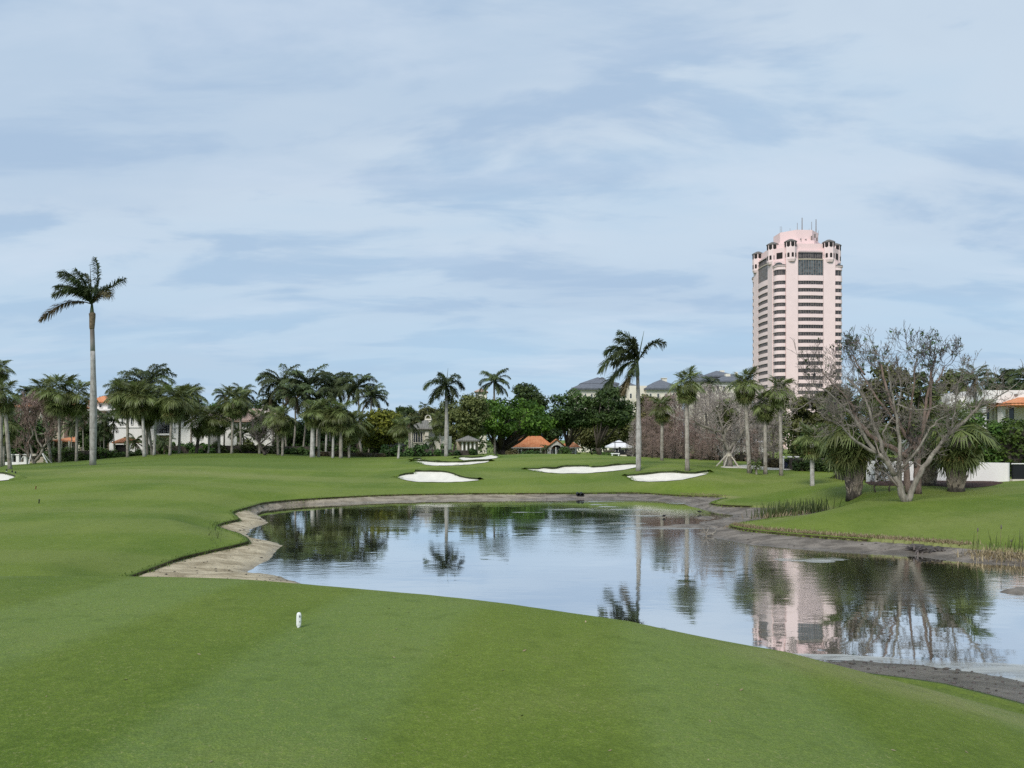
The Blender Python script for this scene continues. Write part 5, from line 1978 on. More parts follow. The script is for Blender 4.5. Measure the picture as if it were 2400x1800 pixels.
coconut('dark feather palm left of the largest one, over the first cabbage palm', 290, 110, 297, 925, 48, 210, 27, wind=.4, name='feather_palm', group=None)
coconut('small feather palm top between villa roof and tall royal palm', 88, 125, 88, 920, 26, 211, 23, name='feather_palm', group=None)
coconut('small feather palm top left of the bright orange villa roof', 60, 124, 62, 919, 24, 212, 23, name='feather_palm', group=None)
coconut('palm crown standing out above the ficus beside the cream turret', 1160, 128, 1158, 895, 40, 213, 25, .2, wind=.0, name='feather_palm', group=None)
coconut('tiny far palm top over the woods above the cream house chimney', 995, 150, 995, 954, 16, 214, 14, name='feather_palm', group=None)
coconut('silvery feather palm in front of the cream house roof', 960, 94, 960, 992, 30, 215, 23, name='feather_palm', group=None, wind=0)
coconut('wind-bent palm with upright frond left of the modern white house', 2290, 58, 2284, 892, 46, 216, 23, wind=.6, name='feather_palm', group=None)
coconut('dark feather palm above the flat white roof', 2352, 75, 2352, 900, 48, 217, 24, wind=.2, name='feather_palm', group=None)
coconut('dark feather palm cut off by the right edge above the white roof', 2412, 72, 2410, 892, 52, 218, 24, wind=.2, name='feather_palm', group=None)
coconut('grey green palm crown before the tallest condominium', 1668, 120, 1664, 900, 24, 219, 23, name='feather_palm', group=None, wind=.4)
coconut('palm head behind the tall cabbage palm on the pink roof', 560, 104, 567, 925, 34, 220, 25, wind=.1)
coconut('palm head left of the tall cabbage palm on the pink roof', 525, 106, 527, 928, 28, 221, 18)
coconut('reddish palm head behind the right end of the mansion', 446, 110, 445, 922, 30, 222, 23, dry=6)
coconut('pale feather palm leaning over the lantern chimney', 640, 105, 640, 944, 36, 223, 23, wind=0)

GA = 'bushy garden palms around the houses'
for lab, bx, Y, tx, ty, R, s in (
        ('clump palm just left of the tallest royal trunk', 196, 99, 194, 985, 34, 1), ('clump palm behind the slender palm left of the tallest royal trunk', 168, 102, 168, 1000, 32, 2),
        ('dark clump palm just right of the tallest royal trunk', 243, 97, 245, 985, 34, 3), ('dark arching clump palm before the pink upper storey', 268, 96, 266, 990, 36, 4),
        ('low clump palm under the tallest royal trunk right side', 234, 95, 236, 1022, 26, 5), ('bushy low palm below the mansion balcony', 385, 96, 385, 1042, 28, 6),
        ('bushy palm left of the mansion balcony shrubs', 318, 97, 318, 1038, 28, 7), ('dark clump palm in front of the pink roofed house', 556, 100, 556, 1012, 28, 8),
        ('clump palm beside the pink roofed house corner', 570, 99, 570, 1020, 24, 9), ('yellowish clump palm right of the cream house bay', 1014, 95, 1014, 1035, 22, 10),
        ('small palm by the arched bungalow entrance', 1278, 116, 1278, 1050, 14, 11), ('spiky low palm between the right cabbage palm stems', 1773, 59, 1773, 1090, 18, 12)):
    coconut(lab, bx, Y, tx, ty, R, 300 + s, 18, .08, .1, 'clump_palm', True, (0, 0), GA, None, 2)

# ------------------------------------------------------------------ leafy trees
WOOD = 'trees of the wood behind the houses'
broadleaf('ficus_tree', 'broad bright green ficus with spreading crown and buttressed trunk behind the green', 1183, 130, 1066, 1304, 922, 1062, 'leaf_ficus', 1, 14000, .28, 90, r0=.75, depth=15, fork=.10, limbs=18, flat=.38)
broadleaf('tall_tree', 'taller dark tree rising behind the broad ficus', 1235, 146, 1175, 1290, 893, 1010, 'leaf_dark', 2, 8000, .28, 60, r0=.35, cr=.42)
broadleaf('oak_tree', 'dark oak right of the ficus with forked trunk before the bungalow', 1338, 134, 1272, 1408, 903, 1046, 'leaf_dark', 3, 9500, .27, 60, r0=.42, depth=10, fork=.16, limbs=12, flat=.42)
broadleaf('oak_tree', 'dark oak left of the swept royal palm with leaning limbs', 1408, 130, 1372, 1492, 898, 1042, 'leaf_dark', 4, 9500, .27, 60, r0=.42, depth=10, fork=.14, limbs=12, flat=.42)
broadleaf('sea_grape', 'rounded yellow green tree at the right end of the coconut grove', 905, 97, 838, 952, 946, 1066, 'leaf_yellow', 5, 8000, .21, 60, r0=.3, depth=8, fork=.2)
for i, (lab, px, Y, a, b, c, d, m) in enumerate((
        ('dark tree filling the gap behind the coconut grove left', 620, 135, 580, 668, 928, 1040, 'leaf_dark'),
        ('dark tree under the coconut heads in the middle of the grove', 760, 112, 700, 830, 930, 1060, 'leaf_dark'),
        ('dark understory tree below the right coconut palms', 850, 110, 800, 880, 985, 1066, 'leaf_dark'),
        ('dark understory tree left of the thick white stem', 690, 108, 640, 735, 980, 1066, 'leaf_dark'),
        ('olive tree behind the cream house chimney', 1000, 132, 945, 1062, 950, 1050, 'leaf_olive'),
        ('dark tree top right of the yellow green tree', 945, 140, 915, 985, 950, 1030, 'leaf_dark'),
        ('olive tree behind the straight royal palm', 1062, 126, 1022, 1108, 925, 1045, 'leaf_olive'),
        ('green tree left of the ficus below the cream turret', 1098, 118, 1058, 1150, 918, 1030, 'leaf_olive'),
        ('dark tree behind the mansion right end', 480, 135, 438, 540, 942, 1010, 'leaf_dark'),
        ('tree top between mansion and pink roofed house', 540, 138, 505, 602, 940, 1010, 'leaf_dark'),
        ('tree behind the villa roofs at far left', 75, 135, 20, 130, 918, 1020, 'leaf_dark'),
        ('tree behind the pink upper storey', 275, 138, 205, 330, 925, 1000, 'leaf_olive'),
        ('dark shade tree behind the balustrade at far left', 38, 104, -40, 128, 955, 1086, 'leaf_dark'),
        ('dark tree between mansion palms and royal trunk', 215, 103, 185, 262, 985, 1060, 'leaf_dark'),
        ('far tree line piece behind the bungalow', 1235, 150, 1150, 1330, 960, 1050, 'leaf_dark'),
        ('far tree behind the two dark oaks', 1430, 150, 1320, 1520, 945, 1060, 'leaf_olive'),
        ('rusty brown tree behind the skirted cabbage palm', 1525, 96, 1495, 1580, 935, 1075, 'leaf_brown'),
        ('round brown topped tree behind the swept royal trunk', 1510, 110, 1480, 1545, 922, 1040, 'leaf_olive'),
        ('olive tree at the foot of the pink tower, right of the last cabbage palm', 1885, 78, 1842, 1950, 905, 1090, 'leaf_olive'),
        ('olive tree behind the stout dark cabbage palm', 1955, 70, 1905, 2020, 895, 1080, 'leaf_olive'),
        ('green tree seen through the twigs of the bare trees, centre', 2075, 62, 2015, 2150, 842, 1060, 'leaf_olive'),
        ('green tree seen through the twigs of the bare trees, right side', 2160, 64, 2110, 2215, 868, 1060, 'leaf_olive'),
        ('leafy tree right behind the two bare trees left of the white house', 2215, 66, 2180, 2285, 862, 1050, 'leaf_olive'),
        ('dark tree behind the modern white house', 2340, 90, 2285, 2460, 885, 1000, 'leaf_dark'),
        ('dark tree low behind the gate pillars', 1900, 72, 1868, 1960, 1000, 1098, 'leaf_dark'),
        ('dark far tree left of the pink tower foot', 1800, 120, 1752, 1850, 940, 1060, 'leaf_olive'))):
    w = (b - a) / F * Y
    broadleaf('tree', lab, px, Y, a, b, c, d, m, 20 + i, int(4200 + w * 520), .12 + Y * .0009, 46, r0=.22, group=WOOD, limbs=6, cr=.46, squash=.8)
# far wood closing the horizon
q_c, q_r = [], []
rr = random.Random(4)
for k in range(620):
    px = rr.uniform(-500, 2900)
    Y = rr.uniform(165, 215) if px < 1330 or px > 1800 else rr.uniform(150, 205)
    top = 985 + 14 * math.sin(px * .013) + 8 * math.sin(px * .041 + 1)
    zt = P(px, top, Y).z
    for j in range(3):
        q_c.append(((px - 1200) / F * Y, Y, rr.uniform(.5, zt - 1.0)))
        q_r.append(rr.uniform(1.6, 2.8))
q, tt = leaf_cloud(q_c, q_r, 42000, .42, 77, .8)
far = link('far_wood', quads_mesh('far_wood', q, M['leaf_dark'], tt))
prop(far, kind='stuff', label='distant band of dark woods closing the horizon behind the houses')

# ------------------------------------------------------------------ hedges and shrubs
hedge('hedge', 'clipped green hedge with reddish tips left of the tallest royal palm', 112, 222, 1053, 91, 1.4, 'leaf_hedge', 1, 5200, .1, 91, top2=1050)
hedge('hedge', 'lower reddish hedge running right from the tallest royal palm', 222, 272, 1054, 91, 1.4, 'leaf_hedge', 2, 2600, .1, 92, top2=1054)
hedge('hedge', 'low loose hedge at the foot of the garden pavilion', 272, 342, 1064, 92, 1.0, 'leaf_hedge', 3, 1800, .1, 93, top2=1061)
hedge('hedge', 'clipped brown green hedge between the grove stems', 735, 800, 1056, 89, 1.2, 'leaf_brown', 4, 3000, .09)
hedge('hedge', 'clipped brown green hedge right of the grove stems', 820, 898, 1060, 89, 1.2, 'leaf_brown', 5, 3200, .09)
hedge('shrub_border', 'dark leafy border of shrubs in front of the cream house', 900, 1036, 1050, 90, 2.4, 'leaf_dark', 6, 6500, .17, wob=.3, cat='shrubs')
hedge('shrub_border', 'dark leafy border between straight royal palm and ficus', 1052, 1108, 1053, 92, 2.4, 'leaf_dark', 7, 3200, .17, wob=.3, cat='shrubs')
hedge('shrub_border', 'leafy green shrubs in front of the white mansion', 345, 500, 1040, 98, 2.4, 'leaf_hedge', 8, 7000, .17, wob=.45, cat='shrubs')
hedge('shrub_border', 'dark thicket of shrubs before the pink roofed house', 505, 640, 1040, 95, 2.4, 'leaf_olive', 9, 6500, .16, wob=.45, cat='shrubs')
hedge('shrub_border', 'dark undergrowth below the left of the coconut grove', 640, 735, 1042, 96, 2.0, 'leaf_dark', 10, 4800, .16, wob=.4, cat='shrubs')
hedge('shrub_border', 'dark undergrowth behind the brown hedges of the grove', 735, 905, 1032, 100, 2.4, 'leaf_dark', 11, 7500, .17, wob=.4, cat='shrubs')
hedge('hedge', 'small clipped box hedge left of the white roofed pavilion', 1418, 1440, 1052, 94, 1.5, 'leaf_hedge', 12, 1300, .1)
hedge('shrub_border', 'dark shrubs below the bungalow walls', 1186, 1212, 1058, 114, 1.2, 'leaf_brown', 13, 900, .16, cat='shrubs')
hedge('shrub_border', 'green shrubs right of the arched bungalow entrance', 1316, 1332, 1050, 114, 1.4, 'leaf_dark', 14, 1100, .16, cat='shrubs')
hedge('shrub_border', 'shrubs under the bungalow eave', 1228, 1258, 1058, 117, 1.2, 'leaf_dark', 15, 1100, .16, cat='shrubs')
hedge('hedge', 'tall dense green hedge behind the white wall at right', 2215, 2330, 990, 51, 2.4, 'leaf_hedge', 16, 9500, .13, 50, wob=.3, top2=984)
hedge('hedge', 'tallest dense hedge at the right edge before the modern house', 2325, 2470, 978, 50, 2.6, 'leaf_hedge', 17, 10500, .13, 50, wob=.35)
hedge('hedge', 'dark clipped hedge right of the white gate pillars', 1868, 1990, 1068, 64, 2.0, 'leaf_dark', 18, 4500, .12, 63)
hedge('hedge', 'reddish hedge left of the white gate pillars', 1798, 1832, 1070, 67, 1.5, 'leaf_brown', 19, 1700, .1)
hedge('shrub_border', 'low dark shrubs behind the bare thicket', 1490, 1800, 1062, 100, 2.2, 'leaf_brown', 20, 6500, .16, wob=.4, cat='shrubs')
hedge('shrub_border', 'dark shrubs behind the stout palms along the wall', 1985, 2215, 1062, 52, 2.0, 'leaf_olive', 21, 8000, .12, 51, wob=.35, cat='shrubs')

# ------------------------------------------------------------------ bare trees
def bare_tree(name, label, bx, Y, limbs, k0, org, sc, mat, twmat, seed, depth=4, tw_len=1.2, per=3, up=.3, spread=.8, leafy=0, leafmat_='leaf_dark', group=None, minr=.008, dens=1.0, trunk_name='trunk', start=.35):
    """limbs: (radius0, radius1, depth offset, outline points in enlarged photo pixels)"""
    x = (bx - 1200) / F * Y
    z = gz(x, Y)
    root = thing(name, label, 'tree', (x, Y, z), group)
    rr = random.Random(seed)
    k = Y / F
    tw = []
    tips = []
    mb = MB()
    for r0, r1, d, pts in limbs:
        line = []
        n = len(pts)
        for i, (a, b) in enumerate(pts):
            p = P(org[0] + a * sc, org[1] + b * sc, Y) - Vector((x, Y, z))
            p.y = d * (i / max(1, n - 1)) ** 1.2
            line.append(p)
        fine, rad = [], []
        for i in range(n - 1):
            for j in range(3):
                t = j / 3
                q = line[i].lerp(line[i + 1], t)
                if j:
                    q += Vector((rr.gauss(0, .02), rr.gauss(0, .03), rr.gauss(0, .02)))
                fine.append(q)
                rad.append((r0 + (r1 - r0) * (i + t) / (n - 1)) * sc * k)
        fine.append(line[-1]); rad.append(r1 * sc * k)
        mb.tube(fine, rad, 8)
        m = len(fine)
        for i in range(int(m * start), m):
            if rr.random() < .8 * dens:
                dirv = (fine[i] - fine[i - 1]).normalized()
                ax = Vector((rr.gauss(0, 1), rr.gauss(0, 1), rr.gauss(0, 1))).normalized()
                for _ in range(per if i == m - 1 else 1):
                    nd = (dirv * .6 + ax * spread + Vector((0, 0, up))).normalized()
                    twigs(tw, fine[i], nd, tw_len * rr.uniform(.6, 1.2), max(minr * 1.6, rad[i] * .42), depth, rr, up, spread * .9, (2, 3), .74, .24, minr)
                    ax = Vector((rr.gauss(0, 1), rr.gauss(0, 1), rr.gauss(0, 1))).normalized()
    mb.build(trunk_name, M[mat], root, True)
    o = segs_mesh('twigs', tw, twmat, root)
    o['kind'] = 'stuff'
    if leafy:
        ends = [s[0][-1] for s in tw if s[1][-1] <= minr * 1.5]
        pick = [ends[rr.randrange(len(ends))] for _ in range(leafy)]
        crown_obj(root, [tuple(p) for p in pick], [.12] * len(pick), leafy * 4, .07, seed, leafmat_, .8, .3, 'last_leaves')
    return root


Z5 = ((1850, 740), .2772)
bare_tree('bare_tree', 'grey leafless tree with wide V-shaped limbs on the right bank', 2121, 35.2, [
    (35.2, 22.5, 0, [(985, 1590), (940, 1450), (890, 1350)]),
    (24.0, 15.0, -.3, [(890, 1350), (800, 1225), (735, 1165)]),
    (16.0, 7.5, -.8, [(735, 1165), (640, 1120), (540, 1070), (450, 1000), (400, 960)]),
    (17.6, 4.5, -.6, [(735, 1165), (640, 1040), (580, 935), (480, 810), (390, 740), (280, 640), (150, 590)]),
    (19.2, 5.2, .9, [(880, 1340), (800, 1150), (790, 1050), (740, 900), (700, 730), (640, 600), (560, 520)]),
    (19.2, 5.2, .4, [(930, 1420), (938, 1200), (945, 1050), (930, 900), (905, 750), (885, 560), (862, 420)]),
    (12.8, 4.5, -.7, [(945, 1290), (1020, 1200), (1090, 1090), (1150, 950), (1230, 870), (1300, 825)]),
    (27.2, 15.0, 0, [(1000, 1585), (1055, 1430), (1130, 1280), (1230, 1150), (1340, 1010)]),
    (16.0, 7.5, -.5, [(1340, 1010), (1450, 910), (1540, 800), (1595, 690)]),
    (8.0, 3.0, -.7, [(1530, 810), (1650, 740), (1760, 660), (1830, 590)]),
    (9.6, 3.0, .9, [(1340, 1010), (1400, 900), (1440, 780), (1480, 660), (1520, 560)]),
    (8.0, 3.0, .8, [(790, 1010), (830, 930), (900, 860), (960, 800), (1000, 640), (1020, 520)]),
    (7.2, 3.0, -1.0, [(580, 935), (470, 920), (380, 930), (290, 880), (200, 850)]),
    (7.2, 3.0, 1.2, [(390, 740), (330, 700), (250, 700), (180, 760), (100, 800)]),
    (7.2, 3.0, -.8, [(905, 750), (1000, 790), (1100, 800), (1180, 760)]),
], 0, *Z5, 'grey_bark', 'twig_tree', 5, 4, .75, 2, .16, .85, minr=.0075, start=.40, dens=1.0)

bare_tree('gumbo_limbo', 'red barked tree behind the grey one, twiggy crown reaching highest', 2150, 39, [
    (33.6, 27.0, 0, [(1088, 1515), (1080, 1350), (1085, 1200)]),
    (28.8, 18.0, .3, [(1010, 1500), (1000, 1330), (985, 1180), (1080, 1080)]),
    (24.0, 12.0, .4, [(1000, 1190), (900, 1130), (780, 1060), (680, 1000), (600, 890), (555, 800), (500, 790)]),
    (20.8, 7.5, .8, [(1085, 1200), (1060, 1080), (985, 980), (900, 760), (860, 560), (840, 400)]),
    (19.2, 7.5, -.4, [(1085, 1200), (1110, 1000), (1130, 820), (1150, 640), (1160, 480)]),
    (14.4, 6.0, .5, [(1110, 1000), (1200, 780), (1215, 600), (1240, 450), (1290, 330)]),
    (11.2, 5.2, .9, [(900, 900), (760, 700), (690, 540), (620, 400)]),
    (11.2, 4.5, -.9, [(1000, 1000), (1010, 760), (1010, 560), (1000, 380)]),
    (9.6, 3.8, .9, [(555, 800), (480, 660), (400, 560), (340, 460)]),
    (9.6, 3.8, .3, [(640, 500), (590, 420), (560, 330)]),
    (9.6, 3.8, .3, [(1240, 560), (1300, 500), (1340, 420)]),
], 0, *Z5, 'red_bark', 'twig_dark', 9, 4, .70, 3, .26, .85, leafy=380, minr=.0085, start=.60, dens=1.15)

Z4 = ((0, 840), .1627)
bare_tree('bare_tree', 'low many stemmed brown tree propped by white braces at far left', 82, 86, [
    (28, 18, 0, [(500, 1520), (470, 1460), (420, 1400)]),
    (18, 8, .5, [(430, 1420), (360, 1280), (380, 1150), (400, 1010), (330, 900)]),
    (18, 8, -.5, [(470, 1470), (450, 1300), (430, 1200), (500, 1100), (470, 960), (440, 860)]),
    (21, 11, .3, [(510, 1480), (590, 1370), (620, 1280), (700, 1180), (780, 1080), (860, 980)]),
    (14, 6, -.6, [(620, 1290), (560, 1200), (530, 1050), (560, 920), (600, 820)]),
    (10, 4, .8, [(660, 1230), (640, 1130), (700, 1000), (760, 880)]),
    (10, 4, -.8, [(380, 1150), (300, 1050), (250, 960)]),
    (8, 3, -.4, [(500, 1100), (620, 1090), (720, 1030), (820, 960)]),
], 0, *Z4, 'grey_bark', 'twig_brown', 15, 5, 1.1, 3, .42, .8, minr=.015, start=.45, dens=1.3)

Z3 = ((1480, 860), .19)
bare_tree('bare_tree', 'leafless tree with long curving boughs held by timber braces', 1716, 66, [
    (40, 28, 0, [(1215, 1230), (1210, 1130), (1200, 1040)]),
    (22, 12, .4, [(1200, 1040), (1150, 920), (1130, 800), (1040, 780), (930, 740), (820, 700), (790, 640)]),
    (16, 8, -.4, [(1130, 820), (1110, 720), (1080, 660), (1060, 560)]),
    (22, 12, -.5, [(1205, 1030), (1260, 940), (1330, 860), (1390, 760), (1420, 700), (1500, 640), (1560, 625)]),
    (14, 7, .8, [(1150, 920), (1080, 880), (1060, 800)]),
    (14, 7, .5, [(1170, 800), (1230, 720), (1330, 640), (1390, 560)]),
    (12, 6, -.8, [(1400, 740), (1460, 690), (1540, 680), (1620, 710)]),
    (12, 6, .9, [(1220, 1010), (1300, 970), (1370, 960)]),
], 0, *Z3, 'grey_bark', 'twig_grey', 21, 4, 1.2, 2, .2, .8, minr=.014, start=.35)

# bare cypress trees of the thicket: a straight stem with fine drooping side branches
def cypress(label, px, Y, top, wpx, seed, mat, n=60, zb=None, r0=.17):
    x = (px - 1200) / F * Y
    z = gz(x, Y)
    root = thing('bare_cypress', label, 'tree', (x, Y, z), 'leafless trees of the brown thicket')
    rr = random.Random(seed)
    h = P(px, top, Y).z - z
    w = wpx / 2 / F * Y
    mb = MB()
    mb.tube(bend((0, 0, -.2), (rr.uniform(-.3, .3), 0, h), (rr.uniform(-.2, .2), 0)), [r0 * 1.7] + [r0 * (1 - .1 * i) for i in range(9)], 7)
    mb.build('trunk', M['dark_trunk'], root, True)
    sg = []
    for k in range(n):
        t = .10 + .9 * k / n
        a = rr.uniform(0, 6.283)
        ln = w * (1.05 - .62 * t) * rr.uniform(.7, 1.15) * (1 if t > .2 else .8)
        d = Vector((math.cos(a), math.sin(a), .35)).normalized()
        twigs(sg, Vector((0, 0, h * t)), d, ln * .5, .03 * (1.2 - t), 3, rr, .10, .8, (3, 3), .72, .28, .013)
    o = segs_mesh('twigs', sg, mat, root, 3)
    o['kind'] = 'stuff'
    return root


def cyp_copy(src, label, px, Y, top, k):
    r = src.copy()
    col.objects.link(r)
    x = (px - 1200) / F * Y
    z = gz(x, Y)
    r.location = (x, Y, z)
    s = (P(px, top, Y).z - z) / k
    r.scale = (s, s, s)
    r.rotation_euler = (0, 0, px * 1.3)
    r['label'] = label
    for ch in src.children:
        c = ch.copy()
        col.objects.link(c)
        c.parent = r
    return r


CY = {}
for nm, px, Y, top, w, sd, mat in (('a', 1655, 84, 905, 100, 1, 'twig_grey'), ('b', 1575, 86, 935, 110, 2, 'twig_brown'), ('c', 1712, 86, 930, 100, 3, 'twig_grey')):
    lab = {'a': 'tallest grey leafless tree of the thicket, under the condominium roofs', 'b': 'brown leafless tree between the skirted and the tall pale cabbage palm', 'c': 'grey leafless tree behind the round headed cabbage palm'}[nm]
    CY[nm] = (cypress(lab, px, Y, top, w, sd, mat, 84), P(px, top, Y).z - gz((px - 1200) / F * Y, Y))
for nm, lab, px, Y, top in (
        ('b', 'low brown leafless tree right behind the swept royal trunk', 1512, 84, 985), ('b', 'brown leafless tree left of the skirted cabbage palm', 1534, 92, 950),
        ('b', 'reddish leafless tree just left of the tall pale cabbage stem', 1600, 82, 972), ('b', 'dark brown leafless tree right of the tall pale cabbage stem', 1632, 80, 985),
        ('c', 'grey leafless tree left of the round headed cabbage palm', 1684, 90, 915), ('b', 'brown leafless tree low behind the timber braces', 1668, 78, 1000),
        ('a', 'grey leafless tree right of the round headed cabbage palm', 1738, 88, 925), ('c', 'leafless tree left of the pink tower palms', 1775, 84, 965),
        ('a', 'leafless tree between the two palms below the pink tower', 1812, 86, 975), ('b', 'brown leafless tree behind the skirted palm trunk', 1557, 80, 1000),
        ('c', 'leafless tree low left at the foot of the swept royal palm', 1488, 90, 990),
        ('b', 'brown leafless tree far back between the skirted and tall pale palms', 1585, 98, 930), ('a', 'grey leafless tree far back left of the thicket top', 1630, 98, 922), ('b', 'brown leafless tree at the far left back of the thicket', 1520, 100, 940),
        ('b', 'brown leafless tree low in front of the thicket centre', 1643, 76, 1020), ('c', 'grey leafless tree far back behind the braced tree', 1700, 98, 940), ('b', 'brown leafless tree low behind the pale stems right of the braces', 1762, 80, 1010), ('b', 'brown leafless tree low left of the skirted palm trunk', 1528, 78, 1015), ('b', 'leafless brown tree low right of the skirted palm trunk', 1580, 77, 1020), ('c', 'grey leafless tree far back left of the pink tower palms', 1755, 98, 950)):
    s, k = CY[nm]
    cyp_copy(s, lab, px, Y, top, k)

# small leafless shrub tree before the pink roofed house
Z2 = ((450, 820), .226)
bare_tree('bare_shrub', 'twisted dark leafless shrub before the pink roofed house', 617, 86, [
    (16, 10, 0, [(760, 1090), (720, 1030), (700, 960)]), (9, 5, .4, [(700, 960), (660, 900), (640, 850)]), (9, 5, -.4, [(700, 980), (770, 920), (830, 870)]),
    (9, 5, .3, [(710, 990), (690, 930), (720, 860)]), (8, 4, -.3, [(720, 1030), (790, 980), (850, 950)])], 0, *Z2, 'dark_trunk', 'twig_dark', 31, 3, .9, 2, .2, .8, minr=.014, start=.3)
for i, (px, top) in enumerate(((2052, 1115), (2085, 1128))):
    q = ((px - 1850) / .2772, (1150 - 740) / .2772)
    bare_tree('bare_shrub', ('thin leafless shrub beside the stout dark palm', 'small leafless sapling left of the grey bare tree')[i], px, 40.5, [
        (7, 3, .1, [(q[0], q[1] + 12), (q[0] - 8, q[1] - 70), (q[0] - 20, (top - 740) / .2772)]), (5, 2, -.1, [(q[0] - 4, q[1] - 40), (q[0] + 30, q[1] - 90), (q[0] + 40, q[1] - 150)])],
        0, *Z5, 'dark_trunk', 'twig_dark', 40 + i, 3, .45, 2, .3, .7, leafy=60, leafmat_='leaf_olive', minr=.007, start=.2)

# ------------------------------------------------------------------ braces
def braces(label, px, Y, top_px, top_py, feet, mat, group=None):
    x = (px - 1200) / F * Y
    root = thing('tree_brace', label, 'tree brace', (x, Y, gz(x, Y)), group)
    o = Vector(root.location)
    for i, (fx, dy, tx, ty) in enumerate(feet):
        f = Vector(((fx - 1200) / F * (Y + dy), Y + dy, 0))
        f.z = gz(f.x, f.y) - .05
        t = P(tx, ty, Y)
        mb = MB()
        mb.tube([f - o, t - o], .055, 4)
        mb.build('brace_post', M[mat], root)
    mb = MB()
    t = P(top_px, top_py, Y) - o
    mb.tube([t + Vector((0, 0, -.12)), t + Vector((0, 0, .12))], .26, 8)
    mb.build('collar', M['wood'], root)
    return root


braces('pale timber braces propping the leafless tree beside the sandy path', 1709, 66, 1709, 1066, [(1678, -.8, 1703, 1066), (1696, -1.6, 1706, 1067), (1735, -1.2, 1712, 1066), (1728, .9, 1711, 1064)], 'wood')
braces('white timber braces propping the low brown tree at far left', 82, 86, 82, 1066, [(67, -1.2, 73, 1063), (112, -1.0, 99, 1063), (121, .6, 101, 1063), (42, .4, 58, 1064), (54, 1.2, 66, 1066)], 'frame')

# ------------------------------------------------------------------ small things
# tee marker: a white capsule leaning slightly, two dark marks on it
tx, ty_ = hit(700, 1471, 4.0, 9.0)
t = thing('tee_marker', 'upright white capsule shaped tee marker on the near tee', 'tee marker', (tx, ty_, gz(tx, ty_)))
k = ty_ / F
w, hgt = 5.6 * k, 36 * k
mb = MB()
prof = [(0, .0), (.55, 0), (.62, .05), (.98, .16), (1, .25), (1, .80), (.93, .88), (.7, .95), (.4, .985), (0, 1.0)]
ring = 16
vs, fs = [], []
for r_, h_ in prof:
    for j in range(ring):
        a = 2 * math.pi * j / ring
        ca, sa = math.cos(a), math.sin(a)
        vs.append((w * r_ * math.copysign(abs(ca) ** .7, ca), w * .72 * r_ * math.copysign(abs(sa) ** .7, sa), h_ * hgt))
for i in range(len(prof) - 1):
    for j in range(ring):
        fs.append((i * ring + j, i * ring + (j + 1) % ring, (i + 1) * ring + (j + 1) % ring, (i + 1) * ring + j))
mb.add(vs, fs)
body = mb.build('body', M['white_plastic'], t, True)
for zc_, hh, ww, xx in ((.735, .075, .26, .28), (.40, .045, .16, .34)):
    mb = MB()
    n_ = 12
    y0 = -w * .72 * .985
    e = [(w * (xx + ww * math.cos(2 * math.pi * j / n_)), hgt * (zc_ + hh * math.sin(2 * math.pi * j / n_) * (1 if math.sin(2 * math.pi * j / n_) < 0 else 1.3))) for j in range(n_)]
    mb.add([(a, y0 - .001, b) for a, b in e] + [(a, y0 + .02, b) for a, b in e], [tuple(range(n_))] + [(j, j + n_, (j + 1) % n_ + n_, (j + 1) % n_) for j in range(n_)])
    mb.build('dark_mark', M['grey_mark'], t)
mb = MB(); mb.tube([(-.2 * w, -.3 * w, -.01), (-.2 * w, -.5 * w, .08 * hgt)], .3 * w, 8); mb.build('stem', M['white_plastic'], t)
t.rotation_euler = (0, .02, .35)

for i, (px, py) in enumerate(((15.5, 1114.5), (28.5, 1117.5), (36.5, 1119.5))):
    Y = 56.5 - i * 1.0
    x = (px - 1200) / F * Y
    t = thing('marker_post', ('leftmost small white post with black top behind the cut off bunker', 'middle small white post with black top behind the cut off bunker', 'rightmost small white post with black top at the tip of the cut off bunker')[i], 'post', (x, Y, gz(x, Y)), 'white posts by the left bunker')
    mb = MB(); mb.tube([(0, 0, -.05), (0, 0, .17)], .045, 8); mb.build('shaft', M['white_plastic'], t)
    mb = MB(); mb.tube([(0, 0, .171), (0, 0, .28), (0, 0, .32)], [.05, .045, .02], 8); mb.build('cap', M['black'], t)
for lab, px, py, hpx, mt in (('thin reddish brown stake in the left fairway', 83.5, 1147, 6, 'red_paint'), ('dark green stake leaning in the left fairway', 91, 1180, 8, 'black')):
    x, y = hit(px, py, 18, 60)
    t = thing('stake', lab, 'stake', (x, y, gz(x, y)))
    mb = MB(); mb.tube([(0, 0, -.05), (.02, 0, hpx / F * y)], .03, 6); mb.build('shaft', M[mt], t)
    mb = MB(); mb.tube([(.02, 0, hpx / F * y + .002), (.02, 0, hpx / F * y + .03)], .042, 6); mb.build('cap', M[mt], t)

# flagstick on the green
x, y = hit(1303, 1064.5, 55, 84)
t = thing('flagstick', 'short pale flagstick with dark flag on the green before the bungalow', 'flagstick', (x, y, gz(x, y)))
mb = MB(); mb.tube([(0, 0, -.1), (0, 0, .75)], .03, 6); mb.build('pole', M['white_plastic'], t)
mb = MB(); mb.add([(0.03, 0, .75), (.03, 0, .45), (.28, .05, .55), (.3, .05, .72), (.03, .012, .75), (.03, .012, .45), (.28, .062, .55), (.3, .062, .72)], [(0, 1, 2, 3), (7, 6, 5, 4), (0, 3, 7, 4), (1, 5, 6, 2), (3, 2, 6, 7)]); mb.build('flag', M['black'], t)

